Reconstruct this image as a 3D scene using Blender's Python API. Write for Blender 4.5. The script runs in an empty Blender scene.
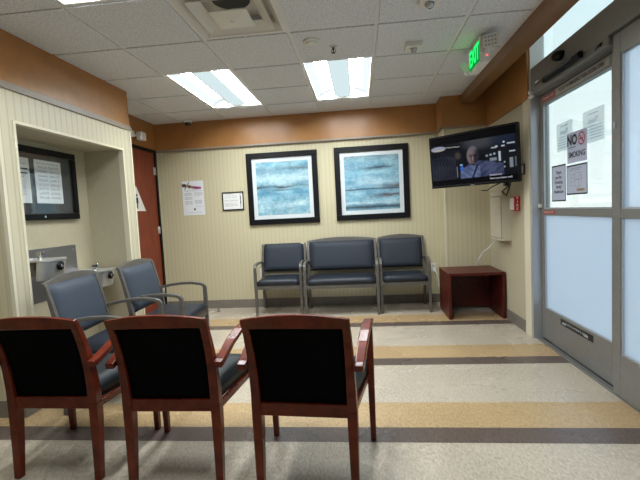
import bpy, bmesh, math, random
from mathutils import Vector, Matrix, noise
random.seed(7)
sc = bpy.context.scene
COL = sc.collection

# ------------------------------------------------------------------ camera
CAM_H = 1.2376
cam_d = bpy.data.cameras.new('camera'); cam = bpy.data.objects.new('camera', cam_d); COL.objects.link(cam)
cam_d.sensor_fit = 'HORIZONTAL'; cam_d.sensor_width = 36.0; cam_d.lens = 409.7 / 640 * 36.0
cam_d.clip_start = 0.05; cam_d.clip_end = 200
yaw, pit, rol = -0.1016, -0.0691, -0.0507
fw = Vector((math.sin(yaw)*math.cos(pit), math.cos(yaw)*math.cos(pit), math.sin(pit)))
rt = Vector((math.cos(yaw), -math.sin(yaw), 0)); up = rt.cross(fw)
r2 = rt*math.cos(rol) + up*math.sin(rol); u2 = -rt*math.sin(rol) + up*math.cos(rol)
M = Matrix((r2, u2, -fw)).transposed().to_4x4(); M.translation = Vector((0, 0, CAM_H))
cam.matrix_world = M
sc.camera = cam

# ------------------------------------------------------------------ world, exposure
sc.view_settings.view_transform = 'Standard'; sc.view_settings.look = 'None'
sc.view_settings.gamma = 1.0; sc.view_settings.exposure = 1.0
sc.view_settings.use_curve_mapping = False
SKY = 1.0
LAMP = 26.0
w = bpy.data.worlds.new('overcast_sky'); sc.world = w; w.use_nodes = True
nt = w.node_tree; nt.nodes.clear()
wo = nt.nodes.new('ShaderNodeOutputWorld'); bg = nt.nodes.new('ShaderNodeBackground')
tc = nt.nodes.new('ShaderNodeTexCoord'); sx = nt.nodes.new('ShaderNodeSeparateXYZ'); cr = nt.nodes.new('ShaderNodeValToRGB')
nt.links.new(tc.outputs['Generated'], sx.inputs[0]); nt.links.new(sx.outputs['Z'], cr.inputs[0])
cr.color_ramp.elements[0].position = 0.0; cr.color_ramp.elements[0].color = (0.93, 0.95, 0.90, 1)
cr.color_ramp.elements[1].position = 0.45; cr.color_ramp.elements[1].color = (0.72, 0.88, 0.92, 1)
nt.links.new(cr.outputs[0], bg.inputs[0]); bg.inputs[1].default_value = SKY
nt.links.new(bg.outputs[0], wo.inputs[0])
# daylight portal in the entry glazing: only guides sampling of the sky through the doors
pl = bpy.data.lights.new('door_daylight', 'AREA'); pl.shape = 'RECTANGLE'; pl.size = 6.4; pl.size_y = 2.9
pl.cycles.is_portal = True
po = bpy.data.objects.new('door_daylight', pl); COL.objects.link(po)
po.location = (1.70, 0.60, 1.45); po.rotation_euler = (math.radians(90), 0, math.radians(90))

# ------------------------------------------------------------------ materials
def mat(name, col, rough=0.6, metal=0.0, spec=0.5, coat=0.0, emit=None, es=1.0):
    m = bpy.data.materials.new(name); m.use_nodes = True
    b = m.node_tree.nodes['Principled BSDF']
    b.inputs['Base Color'].default_value = (*col, 1); b.inputs['Roughness'].default_value = rough
    b.inputs['Metallic'].default_value = metal; b.inputs['Specular IOR Level'].default_value = spec
    b.inputs['Coat Weight'].default_value = coat; b.inputs['Coat Roughness'].default_value = 0.12
    if emit:
        b.inputs['Emission Color'].default_value = (*emit, 1); b.inputs['Emission Strength'].default_value = es
    return m
def N(m, t, **k):
    n = m.node_tree.nodes.new(t)
    for a, v in k.items(): setattr(n, a, v)
    return n
def LK(m, a, b): m.node_tree.links.new(a, b)
def ramp(m, stops, interp='LINEAR'):
    n = N(m, 'ShaderNodeValToRGB'); r = n.color_ramp; r.interpolation = interp
    while len(r.elements) > 1: r.elements.remove(r.elements[0])
    for i, (p, c) in enumerate(stops):
        e = r.elements[0] if i == 0 else r.elements.new(p)
        e.position = p; e.color = (*c, 1)
    return n
def varied(name, c1, c2, scale, rough, stretch=(1, 1, 1), bump=0.0, **k):
    """base colour wandering between two tones by noise (grain, speckle, weave)"""
    m = mat(name, c1, rough, **k); b = m.node_tree.nodes['Principled BSDF']
    tcn = N(m, 'ShaderNodeTexCoord'); mp = N(m, 'ShaderNodeMapping'); mp.inputs['Scale'].default_value = stretch
    nz = N(m, 'ShaderNodeTexNoise'); nz.inputs['Scale'].default_value = scale; nz.inputs['Detail'].default_value = 5
    LK(m, tcn.outputs['Object'], mp.inputs[0]); LK(m, mp.outputs[0], nz.inputs['Vector'])
    r = ramp(m, [(0.32, c1), (0.68, c2)]); LK(m, nz.outputs['Fac'], r.inputs[0]); LK(m, r.outputs[0], b.inputs['Base Color'])
    if bump:
        bp = N(m, 'ShaderNodeBump'); bp.inputs['Strength'].default_value = bump; bp.inputs['Distance'].default_value = 0.002
        LK(m, nz.outputs['Fac'], bp.inputs['Height']); LK(m, bp.outputs[0], b.inputs['Normal'])
    return m
def stripes(name, axis, base, line, period=0.06, rough=0.55, second=None):
    m = mat(name, base, rough); b = m.node_tree.nodes['Principled BSDF']
    g = N(m, 'ShaderNodeNewGeometry'); s = N(m, 'ShaderNodeSeparateXYZ'); LK(m, g.outputs['Position'], s.inputs[0])
    d = N(m, 'ShaderNodeMath', operation='DIVIDE'); d.inputs[1].default_value = period
    LK(m, s.outputs[axis], d.inputs[0])
    f = N(m, 'ShaderNodeMath', operation='FRACT'); LK(m, d.outputs[0], f.inputs[0])
    mid = second or base
    r = ramp(m, [(0.0, line), (0.10, line), (0.16, base), (0.50, mid), (0.56, base), (0.90, base), (0.97, line)])
    LK(m, f.outputs[0], r.inputs[0])
    # faint woven mottling of the vinyl
    nz = N(m, 'ShaderNodeTexNoise'); nz.inputs['Scale'].default_value = 140; LK(m, g.outputs['Position'], nz.inputs['Vector'])
    mx = N(m, 'ShaderNodeMix', data_type='RGBA', blend_type='MULTIPLY'); mx.inputs[0].default_value = 0.35
    rr = ramp(m, [(0.3, (0.78, 0.78, 0.78)), (0.7, (1, 1, 1))]); LK(m, nz.outputs['Fac'], rr.inputs[0])
    LK(m, r.outputs[0], mx.inputs[6]); LK(m, rr.outputs[0], mx.inputs[7]); LK(m, mx.outputs[2], b.inputs['Base Color'])
    return m

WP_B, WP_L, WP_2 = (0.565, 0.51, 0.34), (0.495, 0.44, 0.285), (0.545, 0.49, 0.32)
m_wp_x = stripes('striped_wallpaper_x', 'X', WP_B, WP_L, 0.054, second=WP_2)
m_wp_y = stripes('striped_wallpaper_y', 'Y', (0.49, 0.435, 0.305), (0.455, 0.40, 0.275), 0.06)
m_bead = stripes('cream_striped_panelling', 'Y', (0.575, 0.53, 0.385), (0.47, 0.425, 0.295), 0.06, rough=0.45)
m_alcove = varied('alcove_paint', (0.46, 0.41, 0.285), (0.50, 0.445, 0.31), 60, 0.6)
m_cream = mat('cream_trim', (0.68, 0.63, 0.48), 0.45)
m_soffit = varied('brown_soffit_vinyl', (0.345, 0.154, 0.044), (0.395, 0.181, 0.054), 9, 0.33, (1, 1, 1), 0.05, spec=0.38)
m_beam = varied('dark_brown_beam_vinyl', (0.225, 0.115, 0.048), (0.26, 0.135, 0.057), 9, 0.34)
m_taupe = mat('taupe_trim', (0.25, 0.205, 0.16), 0.4)
m_base = varied('taupe_rubber_baseboard', (0.165, 0.145, 0.12), (0.20, 0.175, 0.145), 20, 0.45)
m_tile = varied('mineral_ceiling_tile', (0.54, 0.55, 0.57), (0.84, 0.855, 0.89), 95, 0.9, bump=0.5)
m_tbar = mat('white_ceiling_grid', (0.76, 0.75, 0.73), 0.45)
m_wmetal = mat('white_painted_metal', (0.74, 0.72, 0.66), 0.45)
m_white = mat('white_plastic', (0.72, 0.71, 0.68), 0.35)
m_beige = mat('beige_painted_metal', (0.62, 0.57, 0.45), 0.4)
m_cherry = varied('cherry_wood', (0.070, 0.0085, 0.003), (0.140, 0.019, 0.006), 14, 0.26, (1, 1, 1), coat=0.06, spec=0.28)
m_cherry_d = varied('dark_cherry_laminate', (0.060, 0.009, 0.006), (0.100, 0.015, 0.009), 22, 0.36, (1, 4, 1), coat=0.0, spec=0.25)
m_doorw = varied('cherry_door_veneer', (0.15, 0.027, 0.011), (0.225, 0.045, 0.017), 10, 0.4, (3, 3, 0.5), coat=0.0, spec=0.3)
m_blackfab = varied('black_fabric', (0.0022, 0.0024, 0.0030), (0.0048, 0.005, 0.006), 300, 1.0, bump=0.3, spec=0.04)
m_teal = varied('dark_teal_vinyl', (0.0045, 0.0075, 0.010), (0.0075, 0.0125, 0.016), 250, 0.5, bump=0.3, spec=0.35)
m_blue = varied('slate_blue_vinyl', (0.040, 0.051, 0.070), (0.053, 0.066, 0.088), 260, 0.55, bump=0.25, spec=0.3)
m_bluedk = varied('dark_slate_vinyl', (0.026, 0.032, 0.043), (0.034, 0.041, 0.055), 260, 0.6, bump=0.25, spec=0.25)
m_seatv = varied('navy_seat_vinyl', (0.013, 0.017, 0.025), (0.019, 0.024, 0.034), 260, 0.42, bump=0.2, spec=0.35)
m_grayw = varied('grey_stained_wood', (0.080, 0.072, 0.063), (0.112, 0.102, 0.090), 12, 0.42, (1, 1, 6), coat=0.1)
m_blackfr = mat('black_frame', (0.003, 0.003, 0.004), 0.45, spec=0.2)
m_matb = mat('white_mat_board', (0.74, 0.76, 0.77), 0.7)
m_alu = varied('grey_anodised_aluminium', (0.225, 0.222, 0.21), (0.25, 0.246, 0.233), 30, 0.42, metal=0.35)
m_alul = mat('light_aluminium', (0.46, 0.48, 0.52), 0.35, metal=0.45)
m_blackp = mat('black_plastic', (0.004, 0.004, 0.005), 0.35, spec=0.25)
m_steel = mat('stainless_steel', (0.66, 0.66, 0.66), 0.38, metal=0.8)
m_steeld = mat('dull_stainless_plate', (0.30, 0.30, 0.31), 0.38, metal=0.85)
m_chrome = mat('chrome', (0.85, 0.85, 0.85), 0.08, metal=1.0)
m_red = mat('red_alarm_plastic', (0.42, 0.012, 0.014), 0.35)
m_inkb = mat('black_ink', (0.010, 0.010, 0.012), 0.6)
m_inkr = mat('red_ink', (0.55, 0.02, 0.05), 0.6)
m_inkg = mat('grey_ink', (0.20, 0.22, 0.24), 0.6)
m_decr = mat('red_decal', (0.35, 0.06, 0.05), 0.5)
m_decw = mat('white_decal', (0.75, 0.75, 0.72), 0.5)
m_paper = mat('white_paper', (0.72, 0.74, 0.76), 0.7)
m_dgrey = mat('dark_grey_felt', (0.055, 0.060, 0.066), 0.8)
m_paving = varied('pale_concrete', (0.50, 0.52, 0.54), (0.58, 0.60, 0.62), 3, 0.9)

# paper taped on the glass lets some daylight through
def thin_paper(name, col, tr):
    m = bpy.data.materials.new(name); m.use_nodes = True; t = m.node_tree; t.nodes.clear()
    o = t.nodes.new('ShaderNodeOutputMaterial'); d = t.nodes.new('ShaderNodeBsdfDiffuse'); l = t.nodes.new('ShaderNodeBsdfTranslucent')
    x = t.nodes.new('ShaderNodeMixShader'); x.inputs[0].default_value = tr
    d.inputs[0].default_value = (*col, 1); l.inputs[0].default_value = (*col, 1)
    t.links.new(d.outputs[0], x.inputs[1]); t.links.new(l.outputs[0], x.inputs[2]); t.links.new(x.outputs[0], o.inputs[0]); return m
m_tpaper = thin_paper('backlit_white_paper', (0.66, 0.67, 0.76), 0.45)
m_tpaper2 = thin_paper('backlit_thin_paper', (0.96, 0.95, 0.95), 0.96)

def glass(name, tint, frost=0.0, fcol=(0.8, 0.9, 1.0), gloss=0.06):
    m = bpy.data.materials.new(name); m.use_nodes = True; t = m.node_tree; t.nodes.clear()
    o = t.nodes.new('ShaderNodeOutputMaterial'); tr = t.nodes.new('ShaderNodeBsdfTransparent'); tr.inputs[0].default_value = (*tint, 1)
    gl = t.nodes.new('ShaderNodeBsdfGlossy'); gl.inputs['Roughness'].default_value = 0.03
    fr = t.nodes.new('ShaderNodeFresnel'); fr.inputs[0].default_value = 1.45
    mul = t.nodes.new('ShaderNodeMath'); mul.operation = 'MULTIPLY'; mul.inputs[1].default_value = gloss / 0.06 * 0.4
    t.links.new(fr.outputs[0], mul.inputs[0])
    last = tr.outputs[0]
    if frost:
        tl = t.nodes.new('ShaderNodeBsdfTranslucent'); tl.inputs[0].default_value = (*fcol, 1)
        mx = t.nodes.new('ShaderNodeMixShader'); mx.inputs[0].default_value = frost
        t.links.new(last, mx.inputs[1]); t.links.new(tl.outputs[0], mx.inputs[2]); last = mx.outputs[0]
    m2 = t.nodes.new('ShaderNodeMixShader'); t.links.new(mul.outputs[0], m2.inputs[0]); t.links.new(last, m2.inputs[1]); t.links.new(gl.outputs[0], m2.inputs[2])
    t.links.new(m2.outputs[0], o.inputs[0]); return m
m_glass = glass('door_glass', (0.84, 0.885, 0.895))
m_frost = glass('frosted_film_glass', (0.88, 0.93, 0.98), 0.75, (0.66, 0.70, 0.77))
m_frost2 = glass('pale_film_glass', (0.74, 0.80, 0.87), 0.45, (0.74, 0.78, 0.86))
m_coverglass = glass('board_cover_glass', (0.97, 0.98, 0.98), gloss=0.018)

def emis(name, col, s):
    m = bpy.data.materials.new(name); m.use_nodes = True; t = m.node_tree; t.nodes.clear()
    o = t.nodes.new('ShaderNodeOutputMaterial'); e = t.nodes.new('ShaderNodeEmission')
    e.inputs[0].default_value = (*col, 1); e.inputs[1].default_value = s; t.links.new(e.outputs[0], o.inputs[0]); return m
m_lamp = emis('lit_lamp_diffuser', (0.93, 0.98, 1.0), LAMP)
m_lamp_c = emis('lit_lamp_basket', (0.74, 0.90, 0.93), 0.46)
m_lamp_o = emis('lit_reflector_edge', (0.88, 0.96, 1.0), 0.52)
m_lamp_e = emis('lit_reflector_end', (0.80, 0.92, 0.96), 0.46)
m_green = emis('green_exit_letters', (0.02, 1.0, 0.16), 0.75)
m_greend = emis('green_glow_panel', (0.01, 0.55, 0.10), 0.28)
m_redled = emis('red_indicator', (1.0, 0.08, 0.08), 1.5)

def vcol_mat(name, attr='picture', em=None, rough=0.6):
    m = bpy.data.materials.new(name); m.use_nodes = True; b = m.node_tree.nodes['Principled BSDF']
    a = m.node_tree.nodes.new('ShaderNodeAttribute'); a.attribute_name = attr
    b.inputs['Roughness'].default_value = rough
    if em:
        b.inputs['Base Color'].default_value = (0.003, 0.003, 0.004, 1); b.inputs['Specular IOR Level'].default_value = 0.08
        m.node_tree.links.new(a.outputs['Color'], b.inputs['Emission Color']); b.inputs['Emission Strength'].default_value = em
    else: m.node_tree.links.new(a.outputs['Color'], b.inputs['Base Color'])
    return m
m_print = vcol_mat('printed_picture'); m_printt = vcol_mat('printed_paper', rough=0.75)
m_screen = vcol_mat('lit_screen', em=0.5, rough=0.15)

# floor: cream vinyl tiles with repeated tan and brown bands
m_floor = mat('vinyl_floor_tiles', (0.6, 0.6, 0.5), 0.2, coat=0.0)
def build_floor_mat(m):
    b = m.node_tree.nodes['Principled BSDF']
    g = N(m, 'ShaderNodeNewGeometry'); s = N(m, 'ShaderNodeSeparateXYZ'); LK(m, g.outputs['Position'], s.inputs[0])
    a = N(m, 'ShaderNodeMath', operation='SUBTRACT'); a.inputs[1].default_value = 2.112 - 1.083*10; LK(m, s.outputs['Y'], a.inputs[0])
    d = N(m, 'ShaderNodeMath', operation='DIVIDE'); d.inputs[1].default_value = 1.083; LK(m, a.outputs[0], d.inputs[0])
    f = N(m, 'ShaderNodeMath', operation='FRACT'); LK(m, d.outputs[0], f.inputs[0])
    cream, tan, br = (0.515, 0.445, 0.355), (0.49, 0.34, 0.18), (0.124, 0.092, 0.079)
    r = ramp(m, [(0.0, br), (0.137, tan), (0.416, cream)], 'CONSTANT'); LK(m, f.outputs[0], r.inputs[0])
    # chips and mottling inside each tile
    nz = N(m, 'ShaderNodeTexNoise'); nz.inputs['Scale'].default_value = 85; nz.inputs['Detail'].default_value = 6; nz.inputs['Roughness'].default_value = 0.7
    mp = N(m, 'ShaderNodeMapping'); mp.inputs['Rotation'].default_value = (0, 0, 0.7); mp.inputs['Scale'].default_value = (1, 0.45, 1)
    LK(m, g.outputs['Position'], mp.inputs[0]); LK(m, mp.outputs[0], nz.inputs['Vector'])
    r2_ = ramp(m, [(0.30, (0.62, 0.61, 0.60)), (0.5, (0.93, 0.93, 0.92)), (0.70, (1.25, 1.25, 1.25))]); LK(m, nz.outputs['Fac'], r2_.inputs[0])
    mx = N(m, 'ShaderNodeMix', data_type='RGBA', blend_type='MULTIPLY'); mx.inputs[0].default_value = 1.0
    LK(m, r.outputs[0], mx.inputs[6]); LK(m, r2_.outputs[0], mx.inputs[7])
    # scuffs
    n3 = N(m, 'ShaderNodeTexNoise'); n3.inputs['Scale'].default_value = 1.6; n3.inputs['Detail'].default_value = 4; LK(m, g.outputs['Position'], n3.inputs['Vector'])
    r3 = ramp(m, [(0.35, (0.90, 0.90, 0.89)), (0.65, (1, 1, 1))]); LK(m, n3.outputs['Fac'], r3.inputs[0])
    m3 = N(m, 'ShaderNodeMix', data_type='RGBA', blend_type='MULTIPLY'); m3.inputs[0].default_value = 1.0
    LK(m, mx.outputs[2], m3.inputs[6]); LK(m, r3.outputs[0], m3.inputs[7])
    # joints of the 12 inch tiles
    bk = N(m, 'ShaderNodeTexBrick'); bk.offset = 0; bk.inputs['Scale'].default_value = 1.0
    bk.inputs['Brick Width'].default_value = 0.3; bk.inputs['Row Height'].default_value = 0.3; bk.inputs['Mortar Size'].default_value = 0.0011
    bk.inputs['Color1'].default_value = bk.inputs['Color2'].default_value = (1, 1, 1, 1); bk.inputs['Mortar'].default_value = (0.80, 0.79, 0.77, 1)
    LK(m, g.outputs['Position'], bk.inputs['Vector'])
    m4 = N(m, 'ShaderNodeMix', data_type='RGBA', blend_type='MULTIPLY'); m4.inputs[0].default_value = 1.0
    LK(m, m3.outputs[2], m4.inputs[6]); LK(m, bk.outputs['Color'], m4.inputs[7]); LK(m, m4.outputs[2], b.inputs['Base Color'])
    rr = ramp(m, [(0.3, (0.20, 0.20, 0.20)), (0.7, (0.34, 0.34, 0.34))]); LK(m, n3.outputs['Fac'], rr.inputs[0]); LK(m, rr.outputs[0], b.inputs['Roughness'])
build_floor_mat(m_floor)

# ------------------------------------------------------------------ mesh helpers
def box(bm, x0, x1, y0, y1, z0, z1, mi=0):
    v = [bm.verts.new(p) for p in ((x0,y0,z0),(x1,y0,z0),(x1,y1,z0),(x0,y1,z0),(x0,y0,z1),(x1,y0,z1),(x1,y1,z1),(x0,y1,z1))]
    for q in ((0,3,2,1),(4,5,6,7),(0,1,5,4),(1,2,6,5),(2,3,7,6),(3,0,4,7)):
        f = bm.faces.new([v[i] for i in q]); f.material_index = mi
def quad(bm, pts, mi=0):
    f = bm.faces.new([bm.verts.new(p) for p in pts]); f.material_index = mi; return f
def sweep(bm, pts, hw, hn, side=(1,0,0), mi=0):
    """rectangular bar along pts; half widths hw along side, hn along the in-plane normal"""
    pts = [Vector(p) for p in pts]; s = Vector(side).normalized(); n = len(pts)
    hw = hw if isinstance(hw, (list, tuple)) else [hw]*n; hn = hn if isinstance(hn, (list, tuple)) else [hn]*n
    rings = []
    for i, p in enumerate(pts):
        t = (pts[min(i+1, n-1)] - pts[max(i-1, 0)]).normalized(); nn = t.cross(s).normalized()
        rings.append([bm.verts.new(p + s*a*hw[i] + nn*b*hn[i]) for a, b in ((-1,-1),(1,-1),(1,1),(-1,1))])
    for a, b in zip(rings, rings[1:]):
        for k in range(4): bm.faces.new((a[k], a[(k+1)%4], b[(k+1)%4], b[k])).material_index = mi
    bm.faces.new(rings[0][::-1]).material_index = mi; bm.faces.new(rings[-1]).material_index = mi
def tube(bm, pts, r, seg=8, mi=0):
    pts = [Vector(p) for p in pts]; n = len(pts); rs = r if isinstance(r, (list, tuple)) else [r]*n
    rings = []; ref = None
    for i, p in enumerate(pts):
        t = (pts[min(i+1, n-1)] - pts[max(i-1, 0)]).normalized()
        if ref is None: ref = t.orthogonal().normalized()
        ref = (ref - t*ref.dot(t)).normalized(); b = t.cross(ref)
        rings.append([bm.verts.new(p + (ref*math.cos(2*math.pi*k/seg) + b*math.sin(2*math.pi*k/seg))*rs[i]) for k in range(seg)])
    for a, b in zip(rings, rings[1:]):
        for k in range(seg):
            f = bm.faces.new((a[k], a[(k+1)%seg], b[(k+1)%seg], b[k])); f.material_index = mi; f.smooth = True
    bm.faces.new(rings[0][::-1]).material_index = mi; bm.faces.new(rings[-1]).material_index = mi
def lathe(bm, prof, c, axis='z', seg=24, mi=0):
    """prof: (radius, height) pairs; closed with caps"""
    rings = []
    for r, h in prof:
        ring = []
        for k in range(seg):
            a = 2*math.pi*k/seg; u, v = r*math.cos(a), r*math.sin(a)
            p = {'z': (u, v, h), 'x': (h, u, v), 'y': (u, h, v)}[axis]
            ring.append(bm.verts.new((c[0]+p[0], c[1]+p[1], c[2]+p[2])))
        rings.append(ring)
    for a, b in zip(rings, rings[1:]):
        for k in range(seg):
            f = bm.faces.new((a[k], a[(k+1)%seg], b[(k+1)%seg], b[k])); f.material_index = mi; f.smooth = True
    bm.faces.new(rings[0][::-1]).material_index = mi; bm.faces.new(rings[-1]).material_index = mi
def prism(bm, poly, fn, d0, d1, mi=0):
    a = [bm.verts.new(fn(p[0], p[1], d0)) for p in poly]; b = [bm.verts.new(fn(p[0], p[1], d1)) for p in poly]
    n = len(poly); bm.faces.new(a[::-1]).material_index = mi; bm.faces.new(b).material_index = mi
    for k in range(n): bm.faces.new((a[k], a[(k+1)%n], b[(k+1)%n], b[k])).material_index = mi
def obj(name, bm, mats, parent=None, bevel=0.0, seg=2, smooth=False):
    bmesh.ops.recalc_face_normals(bm, faces=bm.faces[:])
    me = bpy.data.meshes.new(name); bm.to_mesh(me); bm.free()
    for m in (mats if isinstance(mats, (list, tuple)) else [mats]): me.materials.append(m)
    if smooth:
        for p in me.polygons: p.use_smooth = True
    o = bpy.data.objects.new(name, me); COL.objects.link(o)
    if parent: o.parent = parent
    if bevel:
        b = o.modifiers.new('bevel', 'BEVEL'); b.width = bevel; b.segments = seg; b.limit_method = 'ANGLE'; b.angle_limit = math.radians(40)
        b.harden_normals = False
    return o
def boxes(name, lst, mats, parent=None, bevel=0.0):
    bm = bmesh.new()
    for b in lst: box(bm, *b)
    return obj(name, bm, mats, parent, bevel)
def tag(o, label, cat, group=None, kind=None):
    if label: o['label'] = label
    if cat: o['category'] = cat
    if group: o['group'] = group
    if kind: o['kind'] = kind
    return o
def struct(o): o['kind'] = 'structure'; return o
def thing(name, label, cat, loc=(0,0,0), rotz=0.0, group=None, kind=None):
    o = bpy.data.objects.new(name, None); COL.objects.link(o); o.location = loc; o.rotation_euler = (0, 0, rotz)
    o.empty_display_size = 0.1
    return tag(o, label, cat, group, kind)
def dup(root, loc, rotz, label):
    r = root.copy(); COL.objects.link(r); r.location = loc; r.rotation_euler = (0, 0, rotz); r['label'] = label
    for ch in list(root.children):
        c = ch.copy(); COL.objects.link(c); c.parent = r
        for g in list(ch.children):
            d = g.copy(); COL.objects.link(d); d.parent = c
    return r
def plabel(o, s): o['label'] = s; return o

def text_into(bm, s, size, fn, mi=0, depth=0.0015, align='CENTER', xs=1.0, bold=0.0):
    """letters as flat solid shapes; fn maps (u, v, d) to a 3D point"""
    cu = bpy.data.curves.new('t', 'FONT'); cu.body = s; cu.size = size; cu.align_x = align; cu.align_y = 'CENTER'
    cu.resolution_u = 3; cu.offset = bold
    to = bpy.data.objects.new('t', cu); me = bpy.data.meshes.new_from_object(to)
    tb = bmesh.new(); tb.from_mesh(me); tb.verts.ensure_lookup_table()
    idx = [bm.verts.new(fn(v.co.x*xs, v.co.y, depth)) for v in tb.verts]
    for f in tb.faces:
        try: bm.faces.new([idx[v.index] for v in f.verts]).material_index = mi
        except ValueError: pass
    tb.free(); bpy.data.meshes.remove(me); bpy.data.objects.remove(to); bpy.data.curves.remove(cu)

def picture_mesh(name, fn, W, H, nx, ny, colour, mats, parent=None, thick=0.002, tagit=None):
    """sheet with printed picture: fn(u, v, d) maps metres on the sheet to 3D; colour(s, t) for s, t in 0..1"""
    bm = bmesh.new(); lay = bm.loops.layers.float_color.new('picture')
    V = [[bm.verts.new(fn((i/nx-0.5)*W, (j/ny-0.5)*H, thick)) for i in range(nx+1)] for j in range(ny+1)]
    for j in range(ny):
        for i in range(nx):
            f = bm.faces.new((V[j][i], V[j][i+1], V[j+1][i+1], V[j+1][i]))
            c = colour((i+0.5)/nx, (j+0.5)/ny)
            for l in f.loops: l[lay] = (*c, 1)
    edge = [V[0][i] for i in range(nx+1)] + [V[j][nx] for j in range(1, ny+1)] + [V[ny][i] for i in range(nx-1, -1, -1)] + [V[j][0] for j in range(ny-1, 0, -1)]
    inner = {}
    back = [bm.verts.new(fn((0), (0), 0)) for _ in edge]
    c0 = colour(0.01, 0.01)
    for k, (e, b) in enumerate(zip(edge, back)):
        b.co = e.co + (Vector(fn(0, 0, 0)) - Vector(fn(0, 0, thick)))
    n = len(edge)
    for k in range(n):
        f = bm.faces.new((edge[k], back[k], back[(k+1)%n], edge[(k+1)%n]))
        for l in f.loops: l[lay] = (*c0, 1)
    f = bm.faces.new(back)
    for l in f.loops: l[lay] = (*c0, 1)
    return obj(name, bm, mats, parent)

# surface frames (u right, v up as seen by a viewer facing the surface, d towards the viewer)
def on_back(x, z, y): return lambda u, v, d: (x+u, y-d, z+v)
def on_right(y, z, x): return lambda u, v, d: (x-d, y-u, z+v)         # faces -x
def on_left(y, z, x): return lambda u, v, d: (x+d, y+u, z+v)          # faces +x

# ------------------------------------------------------------------ room shell
YB, XR, XL, ZC = 5.322, 1.512, -2.215, 2.499
XD = -2.68        # plane of the restroom door
YA0, YA1 = 2.375, 3.885   # alcove block
XA = -2.605       # rear of alcove
YN = -4.6         # wall behind the camera
XF = -3.4
XG = 1.60         # glazing plane
ZS = 2.154        # underside of the soffit band
ZR = 2.95
bumpY, bumpX = 5.005, 1.0

struct(boxes('floor', [(XF-.1, 1.72, YN-.1, YB+.1, -.1, 0)], m_floor))
o = struct(boxes('trim_1', [(1.72, 30, -25, 30, -.14, -.02)], m_paving))        # pavement outside
o['label'] = 'pale concrete pavement outside the entry glazing'

def wall(name, lst, mats):
    bm = bmesh.new()
    for b in lst: box(bm, *b)
    return struct(obj(name, bm, mats))
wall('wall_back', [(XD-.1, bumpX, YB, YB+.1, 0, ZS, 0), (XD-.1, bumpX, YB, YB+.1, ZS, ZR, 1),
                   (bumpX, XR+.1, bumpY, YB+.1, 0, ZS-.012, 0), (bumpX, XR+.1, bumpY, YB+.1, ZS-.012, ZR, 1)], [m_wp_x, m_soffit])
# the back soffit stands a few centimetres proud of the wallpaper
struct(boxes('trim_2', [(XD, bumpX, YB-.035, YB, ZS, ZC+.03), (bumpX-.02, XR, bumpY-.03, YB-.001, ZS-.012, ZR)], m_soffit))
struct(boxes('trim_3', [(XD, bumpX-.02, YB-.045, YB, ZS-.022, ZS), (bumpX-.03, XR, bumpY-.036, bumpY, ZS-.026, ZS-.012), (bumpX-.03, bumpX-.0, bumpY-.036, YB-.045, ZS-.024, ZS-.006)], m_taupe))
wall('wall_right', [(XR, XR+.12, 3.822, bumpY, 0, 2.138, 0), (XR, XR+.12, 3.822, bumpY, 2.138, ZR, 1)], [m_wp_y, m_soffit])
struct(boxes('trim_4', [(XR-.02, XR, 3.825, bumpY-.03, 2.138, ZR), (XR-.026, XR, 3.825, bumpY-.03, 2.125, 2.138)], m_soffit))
struct(boxes('trim_5', [(XR-.012, XR, 3.822, 3.955, 0, 2.138)], m_cream, bevel=.003))     # cream casing by the entry
# right wall near the camera, beyond the glazing run
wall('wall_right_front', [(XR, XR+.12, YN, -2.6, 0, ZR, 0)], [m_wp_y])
# alcove block: front skin with an opening, lined recess
az0, az1, ay0, ay1 = 0.0, 1.915, 2.505, 3.725
bm = bmesh.new()
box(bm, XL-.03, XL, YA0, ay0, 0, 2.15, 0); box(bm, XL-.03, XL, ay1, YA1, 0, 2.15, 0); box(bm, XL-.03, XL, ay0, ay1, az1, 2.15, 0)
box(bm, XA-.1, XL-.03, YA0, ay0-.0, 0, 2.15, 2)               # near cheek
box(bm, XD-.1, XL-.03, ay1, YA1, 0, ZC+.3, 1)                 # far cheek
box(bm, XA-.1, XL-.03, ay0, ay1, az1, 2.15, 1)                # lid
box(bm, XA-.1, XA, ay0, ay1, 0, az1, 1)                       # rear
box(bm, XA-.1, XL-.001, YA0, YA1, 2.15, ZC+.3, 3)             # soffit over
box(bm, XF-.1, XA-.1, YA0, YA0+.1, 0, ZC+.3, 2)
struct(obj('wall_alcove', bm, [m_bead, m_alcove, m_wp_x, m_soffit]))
struct(boxes('trim_6', [(XL-.04, XL+.008, ay0-.014, ay0+.004, 0, az1+.014), (XL-.04, XL+.008, ay1-.004, ay1+.014, 0, az1+.014), (XL-.04, XL+.008, ay0+.004, ay1-.004, az1-.004, az1+.014),
                        (XL-.02, XL+.006, YA1-.02, YA1+.004, 0, 2.13), (XL-.02, XL+.006, YA0-.004, YA0+.018, 0, 2.13)], m_cream))
struct(boxes('trim_7', [(XL-.04, XL+.012, YA0-.01, YA1+.008, 2.118, 2.165)], m_taupe, bevel=.003))
# side wall with restroom door
dy0, dy1, dz1 = 4.36, 5.24, 2.115
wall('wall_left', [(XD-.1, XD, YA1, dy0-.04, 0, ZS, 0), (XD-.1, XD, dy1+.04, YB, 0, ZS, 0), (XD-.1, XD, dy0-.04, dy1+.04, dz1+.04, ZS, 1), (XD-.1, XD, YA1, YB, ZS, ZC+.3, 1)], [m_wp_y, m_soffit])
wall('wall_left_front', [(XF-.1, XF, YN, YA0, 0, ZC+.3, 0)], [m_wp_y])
wall('wall_front', [(XF-.1, XR+.2, YN-.1, YN, 0, ZR, 0)], [m_wp_x])
wall('ceiling_slab', [(XF-.1, 1.75, YN-.1, YB+.1, ZR, ZR+.1, 0)], [m_wmetal]).name = 'ceiling_1'
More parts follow.
